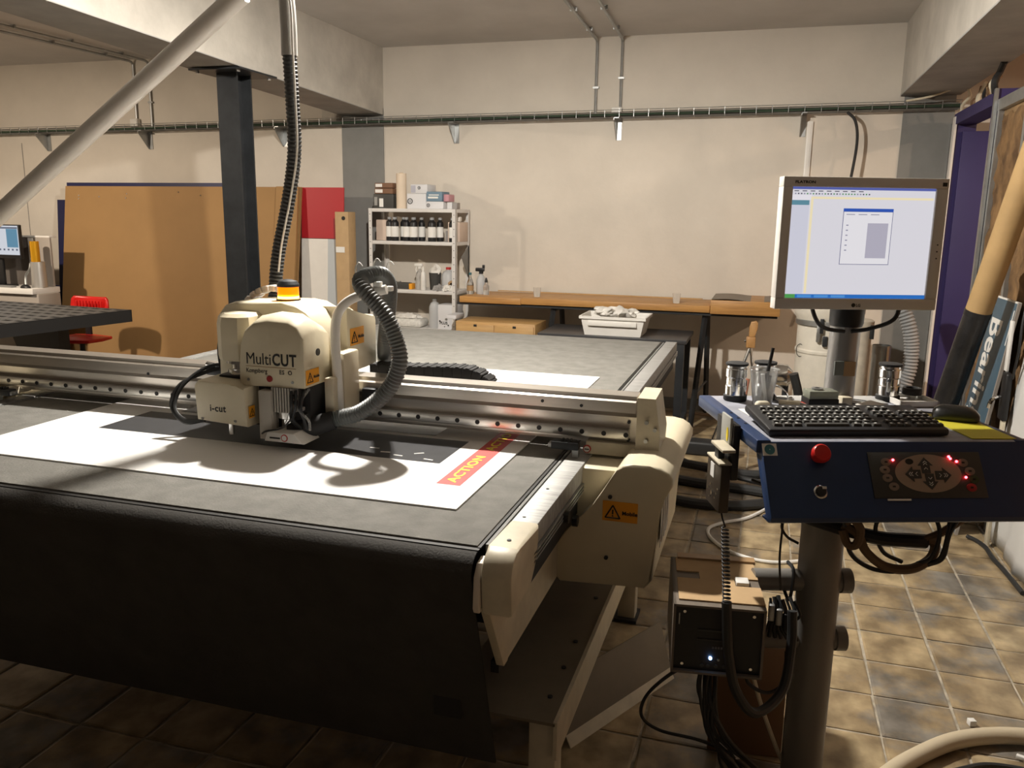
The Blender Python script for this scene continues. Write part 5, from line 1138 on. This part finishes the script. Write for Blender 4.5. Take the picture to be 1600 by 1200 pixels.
# wooden clamp on a steel tripod
tp = thing('tripod_stand', 'steel tripod holding a wooden clamp below the thick worktop', 'tripod', (-.075, 6.35, 0))
MB().b2((-.11, 6.33, .69), (-.045, 6.38, .77), .004).build('clamp_body', M_woodc, tp)
MB().prism([(-.095, .77), (-.05, .77), (-.045, .80), (-.035, .83), (-.035, .875), (-.05, .888), (-.085, .88), (-.095, .84)], 'y', 6.335, 6.375, .004).build('clamp_jaw', M_woodc, tp)
MB().cyl((-.125, 6.355, .735), (-.11, 6.355, .735), .012, n=12).build('clamp_bolt', M_chrome, tp)
for p in ((-.30, 6.20, 0), (.05, 6.12, 0), (.02, 6.62, 0)): MB().tube([(-.078, 6.355, .70), p], .011, 8).build('leg', M_chrome, tp)

# ================================================================== DRUMS, PIPES AND HOSE BEHIND THE CONSOLE
M_drum = mat('white_drum', (.74, .70, .61), .5, var=.09, scale=7)
dr = thing('white_drum', 'large white drum with a clamped lid behind the mast', 'drum', (.44, 6.25, 0))
MB().lathe([(.20, 0), (.205, .01), (.205, .70), (.212, .71), (.212, .725), (.205, .735), (.205, .90)], (.44, 6.25, 0), 40).build('barrel', M_drum, dr, angle=30)
MB().lathe([(.215, .90), (.22, .905), (.22, .935), (.215, .94)], (.44, 6.25, 0), 40).build('clamp_ring', M_steel, dr)
MB().lathe([(.212, .94), (.235, .99), (.235, 1.05), (.1, 1.09), (0, 1.10)], (.44, 6.25, 0), 40).build('hood', M_drum, dr)
for (x, y) in ((.385, 6.05),):
    MB().b2((x-.012, y-.03, .86), (x+.012, y+.0, .96), .003).build('latch', M_dark, dr); MB().b2((x-.03, y-.028, .80), (x-.006, y+.002, .92), .003).build('latch', M_steel, dr); MB().b2((x+.012, y-.03, .77), (x+.045, y, .84), .004).build('latch', M_dark, dr)
MB().cyl((.25, 6.16, .70), (.2495, 6.158, .70), .001, n=6)
MB().tube([(.252+.03*math.sin(a*.3927)*.2, 6.155-.03*abs(math.sin(a*.3927))*.1, .72+.045*math.sin(a*.3927)) if False else (.262+.028*math.cos(a*.3927)*.9, 6.145-.028*math.cos(a*.3927)*.9, .72+.045*math.sin(a*.3927)) for a in range(16)], .0025, 5, closed=True).build('round_stamp', M_ink, dr)
d2 = thing('slim_drum', 'slim dirty white drum right of the mast', 'drum', (.62, 5.95, 0))
MB().lathe([(.07, 0), (.075, .01), (.075, .93), (.086, .935), (.086, .97), (.07, .98), (0, .985)], (.62, 5.95, 0), 28).build('barrel', mat('dirty_white_drum', (.62, .56, .46), .6, var=.15, scale=9), d2)
MB().b2((.675, 5.86, .86), (.70, 5.89, .95), .004).build('hook', M_dark, d2)
for i, (x, r, h_, l) in enumerate(((.815, .062, .76, 'short silver duct pipe standing right of the slim drum'),)):
    t = thing('duct_pipe', l, 'pipe', (x, 6.35, 0)); MB().lathe([(r, 0), (r, h_), (r-.003, h_), (r-.003, .02)], (x, 6.35, 0), 28).build('pipe', mat('zinc_pipe', (.45, .47, .46), .28, .9, var=.1, scale=5), t); MB().lathe([(r+.002, h_*.5), (r+.002, h_*.5+.02)], (x, 6.35, 0), 28).build('seam', M_steel, t)
solo(MB().ribbed(cr([(.86, 6.25, 1.20), (.90, 6.22, 1.06), (.955, 6.2, .92), (.985, 6.2, .78), (.985, 6.2, .62), (.955, 6.2, .48), (.93, 6.2, .30), (.9, 6.2, .10), (.9, 6.2, .01)], 8), .052, .023, 18, .22), 'flexible_duct', mat('grey_duct', (.30, .31, .32), .4), 'grey ribbed flexible duct hanging right of the canister', 'duct', angle=25)
t = thing('steel_ball_joint', 'round polished steel fitting on a stand behind the plastic cup', 'fitting', (.19, 5.7, 0))
MB().lathe([(0, -.06), (.04, -.055), (.075, -.02), (.08, .02), (.08, .05), (.065, .055), (0, .055)], (0, 0, 0), 28, M=Matrix.Translation((.155, 5.7, .61)) @ Matrix.Rotation(-math.pi/2, 4, 'Y')).build('body', M_chrome, t)
MB().cyl((.17, 5.7, 0), (.17, 5.7, .56), .02, n=12).build('stand', M_dark, t)
solo(MB().b2((-.12, 5.0, .0), (-.06, 5.05, .0)) if False else MB().tube([(-.14, 5.35, .01), (-.075, 5.45, .62)], .02, 8), 'orange_bar', mat('salmon_paint', (.50, .20, .13), .5), 'salmon coloured bar leaning on the floor left of the console', 'bar')
sb = thing('pallet_skid', 'low white skid with a black bar on the floor behind the console post', 'skid', (.75, 5.1, 0))
MB().b2((.30, 5.02, .08), (.76, 5.08, .14), .004).build('black_bar', M_blackm, sb)
for x in (.33, .73): MB().b2((x-.03, 4.98, 0), (x+.03, 5.5, .08), .004).build('runner', M_whitep, sb)
MB().b2((.30, 5.1, .14), (.76, 5.5, .18), .004).build('deck', M_whitep, sb)
MB().tube([(.75, 5.1, .15), (.79, 4.9, .012)], .014, 6).build('strut', M_tape, sb)

# ================================================================== RIGHT SIDE: SIGN, TUBE, PLASTIC SHEET
sg = thing('sign_board', 'slate blue sign board standing on end against the partition', 'sign', (1.1, 4.9, 0))
def sx_(z): return 1.205-.125*(1.235-z)
su_ = Vector((sx_(1.235)-sx_(0), 0, 1.235)).normalized(); sn = Vector((-su_.z, 0, su_.x))
SM = frame((sx_(0)-.001, 5.14, .0), (0, -1, 0), su_)      # x towards the camera along the board, y up the board, z = out of its face
b = MB(); b.T = SM; b.b2((0, 0, -.012), (.47, 1.243, 0), .001); b.build('board', M_teal, sg)
b = MB(); b.T = SM; b.b2((0, 1.236, -.012), (.47, 1.245, .001)); b.build('white_edge', M_paper, sg)
b = MB(); b.T = SM; b.b2((.455, 0, -.013), (.474, 1.243, .0015)); b.build('pale_edge', mat('taupe_edge', (.30, .27, .24), .5), sg)
fo = SM @ Vector((.075, 1.14, .001)); e1 = SM.to_3x3() @ Vector((0, -1, 0)); e2 = SM.to_3x3() @ Vector((1, 0, 0))
text('Bearing', .31, frame(fo, e1, e2), M_paper, sg, 'lettering', bold=.006, ext=.0006, squash=.62)
b = MB(); b.T = SM; b.b2((.425, 1.02, 0), (.437, 1.2, .001)); b.build('white_mark', M_paper, sg)
tu = thing('cardboard_tube', 'long cardboard tube with its lower half wrapped in black', 'tube', (.872, 5.02, 0))
ta, tb_ = Vector((.872, 5.022, .0)), Vector((1.168, 4.567, 1.99)); jn = ta.lerp(tb_, 1.18/1.99)
MB().tube([jn, tb_], .062, 24).build('bare_tube', M_tubec, tu, angle=60); MB().tube([ta, jn], .0632, 24).build('black_wrap', mat('black_film', (.016, .016, .017), .32, var=.3, scale=10, bump=.3), tu, angle=60)
MB().tube([jn+(ta-tb_).normalized()*.03, jn], .0645, 24).build('tape_band', M_black, tu, angle=60)
ws = thing('plastic_sheet', 'white plastic sheet hung over the partition at the right edge', 'plastic sheet', (1.23, 4.3, 0))
b = MB(); vs = []; ny, nz = 24, 16
for j in range(nz+1):
    for i in range(ny+1):
        f = i/ny; z = 1.30*j/nz; y = 4.80-.42*(z/1.3)-f*(1.6-.0*z)
        vs.append((1.216-.008*math.sin(f*23+z*2.2)-.008*math.sin(f*51+1)*(1-z/1.6), y, z+.001))
fs = []
for j in range(nz):
    for i in range(ny): a = j*(ny+1)+i; fs.append((a, a+1, a+ny+2, a+ny+1))
b._add(vs, fs); o = b.build('sheet', mat('white_film', (.74, .74, .73), .4), ws, angle=70)
md = o.modifiers.new('thick', 'SOLIDIFY'); md.thickness = .003
hn = thing('door_handle_unit', 'black lever unit with a hanging cable at the right edge of the partition', 'handle', (1.165, 4.55, 0))
HX = 1.165
MB().b2((HX-.012, 4.52, .66), (HX+.02, 4.60, .90), .012, 3).build('plate', M_black, hn)
MB().tube(cr([(HX-.02, 4.55, .78), (HX-.05, 4.54, .77), (HX-.05, 4.59, .74), (HX-.05, 4.61, .71)], 5), .010, 8).build('lever', M_chrome, hn)
MB().b2((HX-.0, 4.53, .0), (HX+.016, 4.575, .66), .003).build('pole', M_creamd, hn)
MB().tube(cr([(HX+.01, 4.50, .88), (HX+.005, 4.44, 1.02), (HX+.005, 4.44, 1.15), (HX+.02, 4.46, 1.28)], 6), .006, 6).build('cable', M_black, hn)
MB().b2((HX+.0, 4.585, .90), (HX+.012, 4.63, 1.15), .002).build('white_strip', M_paper, hn)

# ================================================================== LEFT BAY
pt = thing('perforated_table', 'black steel welding table with slotted top in the left bay', 'table', (-6.0, 5.1, 0))
TA = Vector((-5.10, 5.76, .80)); ta_x = Vector((-1, .072, 0)).normalized(); ta_y = Vector((-.15, -1, 0)).normalized()
TMx = Matrix((ta_x, ta_y, Vector((0, 0, 1)))).transposed().to_4x4(); TMx.translation = TA     # x to the left, y towards the camera
b = MB(); b.T = TMx
lin = MB(); lin.T = TMx
Lx, Ly = 1.9, 1.45; nx, ny = 15, 10; px, py = Lx/nx, Ly/ny; hw, hd_ = .040, .020
for i in range(nx):
    for j in range(ny):
        cx, cy = (i+.5)*px, (j+.5)*py+(0 if i % 2 else .0); ox = px*.0
        X = (i*px, cx-hw, cx+hw, (i+1)*px); Y = (j*py, cy-hd_, cy+hd_, (j+1)*py)
        for a in range(3):
            for c in range(3):
                if a == 1 and c == 1: continue
                b._add([(X[a], Y[c], 0), (X[a+1], Y[c], 0), (X[a+1], Y[c+1], 0), (X[a], Y[c+1], 0)], [(3, 2, 1, 0)])
        h4 = [(X[1], Y[1]), (X[2], Y[1]), (X[2], Y[2]), (X[1], Y[2])]
        lin._add([(x, y, -.0005) for x, y in h4]+[(x, y, -.05) for x, y in h4], [(0, 1, 5, 4), (1, 2, 6, 5), (2, 3, 7, 6), (3, 0, 4, 7), (4, 5, 6, 7)])
b.build('slotted_top', mat('welding_steel', (.13, .13, .13), .6, .2, var=.1, scale=6), pt, smooth=False)
lin.build('slot_shade', M_ink, pt, smooth=False)  # black faces put the darkness inside the open slots into colour
for lo, hi in (((0, -.0, -.10), (.012, Ly, 0)), ((0, 0, -.10), (Lx, .012, 0)), ((Lx-.012, 0, -.1), (Lx, Ly, 0)), ((0, Ly-.012, -.1), (Lx, Ly, 0))):
    b = MB(); b.T = TMx; b.b2(lo, hi); b.build('skirt', M_blackm, pt)
for (x, y) in ((.60, .2), (1.6, .2), (.60, 1.25), (1.6, 1.25)):
    b = MB(); b.T = TMx; b.b2((x-.05, y-.05, -.80), (x+.05, y+.05, -.02)); b.build('leg', M_dark, pt)
b = MB(); b.T = TMx; b.prism([(.72, -.1), (1.25, -.1), (1.1, -.45), (.72, -.45)], 'y', .16, .19); b.build('gusset', M_black, pt)
gl = thing('work_glove', 'crumpled white work gloves on the slotted table', 'gloves', (-5.9, 5.1, .801))
for k, (u, v) in enumerate(((.85, .55), (.80, .45), (.95, .50), (.72, .55))):
    b = MB(); bm_ = bmesh.new(); bmesh.ops.create_icosphere(bm_, subdivisions=2, radius=1)
    for q_ in bm_.verts: f = random.uniform(.8, 1.2); q_.co = Vector((q_.co.x*(.10, .045, .08, .09)[k]*f, q_.co.y*.05*f, max(-.02, q_.co.z*(.035, .07, .03, .03)[k]*f)))
    b.T = TMx; b.bm(bm_, Matrix.Translation((u+.15, v+.25, .021))); b.build('glove', M_rag, gl, smooth=True, angle=70)
# red chair
ch = thing('swivel_chair', 'red plastic swivel chair in front of the brown board', 'chair', (-5.93, 6.12, 0))
b = MB(); vs = []; n1 = 12
for j in range(5):
    z = (.66, .70, .76, .815, .835)[j]; wdt = (.19, .205, .208, .20, .175)[j]
    for i in range(n1+1): f = -1+2*i/n1; vs.append((-5.95+f*wdt, 6.22-.05*f*f+(.02*(z-.66)/.17), z))
fs = []
for j in range(4):
    for i in range(n1): a = j*(n1+1)+i; fs.append((a, a+1, a+n1+2, a+n1+1))
b._add(vs, fs); o = b.build('backrest', M_redpl, ch, angle=60); md = o.modifiers.new('thick', 'SOLIDIFY'); md.thickness = .018
for k in range(9): MB().b2((-6.09+k*.035, 6.175, .70), (-6.082+k*.035, 6.195, .80), .002).build('back_rib', M_redpl, o)
b = MB(); vs = []; P = [(-6.14, 5.86), (-6.0, 5.84), (-5.83, 5.84), (-5.71, 5.90), (-5.69, 6.05), (-5.73, 6.2), (-5.95, 6.24), (-6.14, 6.2), (-6.17, 6.0)]
b.prism(P, 'z', .455, .485, .010); b.build('seat', M_redpl, ch, angle=50)
MB().b2((-6.03, 6.20, .46), (-5.97, 6.225, .70), .004).build('back_bar', M_black, ch); MB().cyl((-5.93, 6.05, .10), (-5.93, 6.05, .455), .024, n=14).build('column', M_black, ch)
MB().box((-5.93, 6.05, .445), (.2, .2, .02), .004).build('mechanism', M_black, ch)
for k in range(5):
    a = k*2*math.pi/5+.3; e = (-5.93+.27*math.cos(a), 6.05+.27*math.sin(a)); l = MB().tube([(-5.93, 6.05, .11), (e[0], e[1], .075)], .018, 6).build('star_leg', M_black, ch); MB().cyl((e[0]-.012, e[1], .028), (e[0]+.012, e[1], .028), .028, n=14).build('castor', M_black, l)
# wide-format machine with desk, screen and film rolls at the left edge
mc_ = thing('printer_desk', 'grey workstation desk at the left edge of the room', 'desk', (-6.9, 6.2, 0))
MB().b2((-8.6, 6.1, .84), (-6.50, 6.42, .895), .006).build('desk_top', M_whitep, mc_)
MB().b2((-8.6, 6.14, 0), (-6.48, 6.40, .84), .01).build('cabinet', mat('taupe_cabinet', (.36, .32, .28), .5), mc_)
MB().b2((-8.6, 6.40, 0), (-6.62, 6.46, 1.37), .006).build('rear_panel', mat('dark_taupe', (.11, .095, .085), .5), mc_)
MB().b2((-6.80, 6.38, .895), (-6.74, 6.41, 1.35), .004).build('upright_profile', M_whitep, mc_)
MB().b2((-6.74, 6.385, .895), (-6.54, 6.41, 1.36), .004).build('side_cheek', mat('taupe_cabinet', (.36, .32, .28), .5), mc_)
MB().b2((-8.6, 6.385, 1.355), (-6.54, 6.47, 1.372), .003).build('top_rail', M_whitep, mc_)
for x in (-7.1, -6.62): MB().b2((x-.04, 6.125, .70), (x+.04, 6.142, .72), .004).build('cabinet_handle', M_chrome, mc_)
t = thing('desk_monitor', 'small monitor with a blue picture cut off at the left edge', 'monitor', (-7.0, 6.12, .896))
MB().b2((-7.3, 6.20, 1.16), (-6.70, 6.235, 1.475), .006).build('bezel', M_black, t)
sc_ = MB().b2((-7.29, 6.198, 1.195), (-6.712, 6.204, 1.465)).build('screen', em('screen2_white', (.70, .74, .82), .9), t)
MB().b2((-6.85, 6.1965, 1.265), (-6.72, 6.1985, 1.435)).build('picture', em('screen2_blue', (.09, .27, .42), .9), sc_); MB().b2((-7.29, 6.1965, 1.437), (-6.715, 6.1985, 1.452)).build('menu_bar', em('screen2_dark', (.10, .13, .2), .9), sc_)
for k in range(6): MB().b2((-7.0+k*.05, 6.1965, 1.235), (-6.98+k*.05, 6.1985, 1.252)).build('icon', em('screen2_dark', (.10, .13, .2), .9), sc_)
MB().b2((-7.05, 6.23, .91), (-6.97, 6.26, 1.2), .004).build('stand', M_black, t); MB().b2((-7.15, 6.18, .896), (-6.87, 6.30, .91), .004).build('foot', M_black, t)
t = thing('film_roll', 'amber film roll standing in a silver tube on the left desk', 'film roll', (-6.565, 6.25, .8955))
MB().lathe([(.068, 0), (.066, .1), (.062, .24), (.058, .24), (.058, .02)], (-6.565, 6.25, .8955), 24).build('silver_tube', mat('satin_tube', (.52, .50, .47), .35, .6), t); MB().lathe([(.04, .03), (.04, .43), (.02, .43)], (-6.585, 6.25, .8955), 24).build('amber_roll', M_goldr, t)
t = thing('desk_mouse', 'small dark mouse on the left desk in front of the film roll', 'mouse', (-6.62, 6.14, .8955)); b = MB(); bm_ = bmesh.new(); bmesh.ops.create_uvsphere(bm_, u_segments=16, v_segments=10, radius=1)
for v in bm_.verts: v.co = Vector((v.co.x*.055, v.co.y*.034, max(0, v.co.z)*.034))
b.bm(bm_, Matrix.Translation((-6.62, 6.14, .8955))); b.build('shell', M_black, t, angle=70); MB().cyl((-6.655, 6.135, .922), (-6.655, 6.145, .922), .008, n=10).build('wheel', M_chrome, t)
solo(MB().tube(cr([(-6.70, 6.22, .90), (-6.71, 6.24, 1.0), (-6.66, 6.24, 1.06), (-6.65, 6.25, 1.12)], 5), .012, 8), 'goose_neck', M_steel, 'bent grey metal neck beside the film roll on the left desk', 'lamp neck')
solo(MB().b2((-7.35, 6.11, .896), (-6.76, 6.17, .912), .003), 'desk_keyboard', M_grey, 'thin grey keyboard on the left desk', 'keyboard')
solo(MB().b2((-6.31, 6.75, 0), (-6.1, 6.78, .80)) if False else MB().b2((-7.12, 6.80, 0), (-6.90, 6.83, .86), .003), 'blue_board', M_navy, 'low dark blue panel beneath the pale wall ledge left of the brown board', 'panel')

# ================================================================== LAMPS (above the frame)
def hanging_lamp(spec, label, r=.07):
    loc, power, col, aim, r = spec
    t = thing('ceiling_lamp', label, 'lamp', (loc[0], loc[1], loc[2]-.1))
    MB().lathe([(.03, .12), (.06, .11), (.20, -.005), (.205, -.005), (.065, .12), (.03, .14)], loc, 32).build('shade', M_dark, t)  # unseen cone, added to keep direct light off ceiling and upper wall
    MB().tube([(loc[0], loc[1], loc[2]+.12), (loc[0], loc[1], CZ)], .006, 6).build('flex', M_black, t)
    o = lamp_light('lamp_light', (0, 0, .1), power, col, r, t, aim)
    return t
hanging_lamp(MAIN_LAMP, 'hanging flood lamp above the cutting table')
hanging_lamp(SIDE_LAMP, 'hanging flood lamp in the left bay')
hanging_lamp(NEXT_LAMP, 'hanging flood lamp in the room behind the partition')
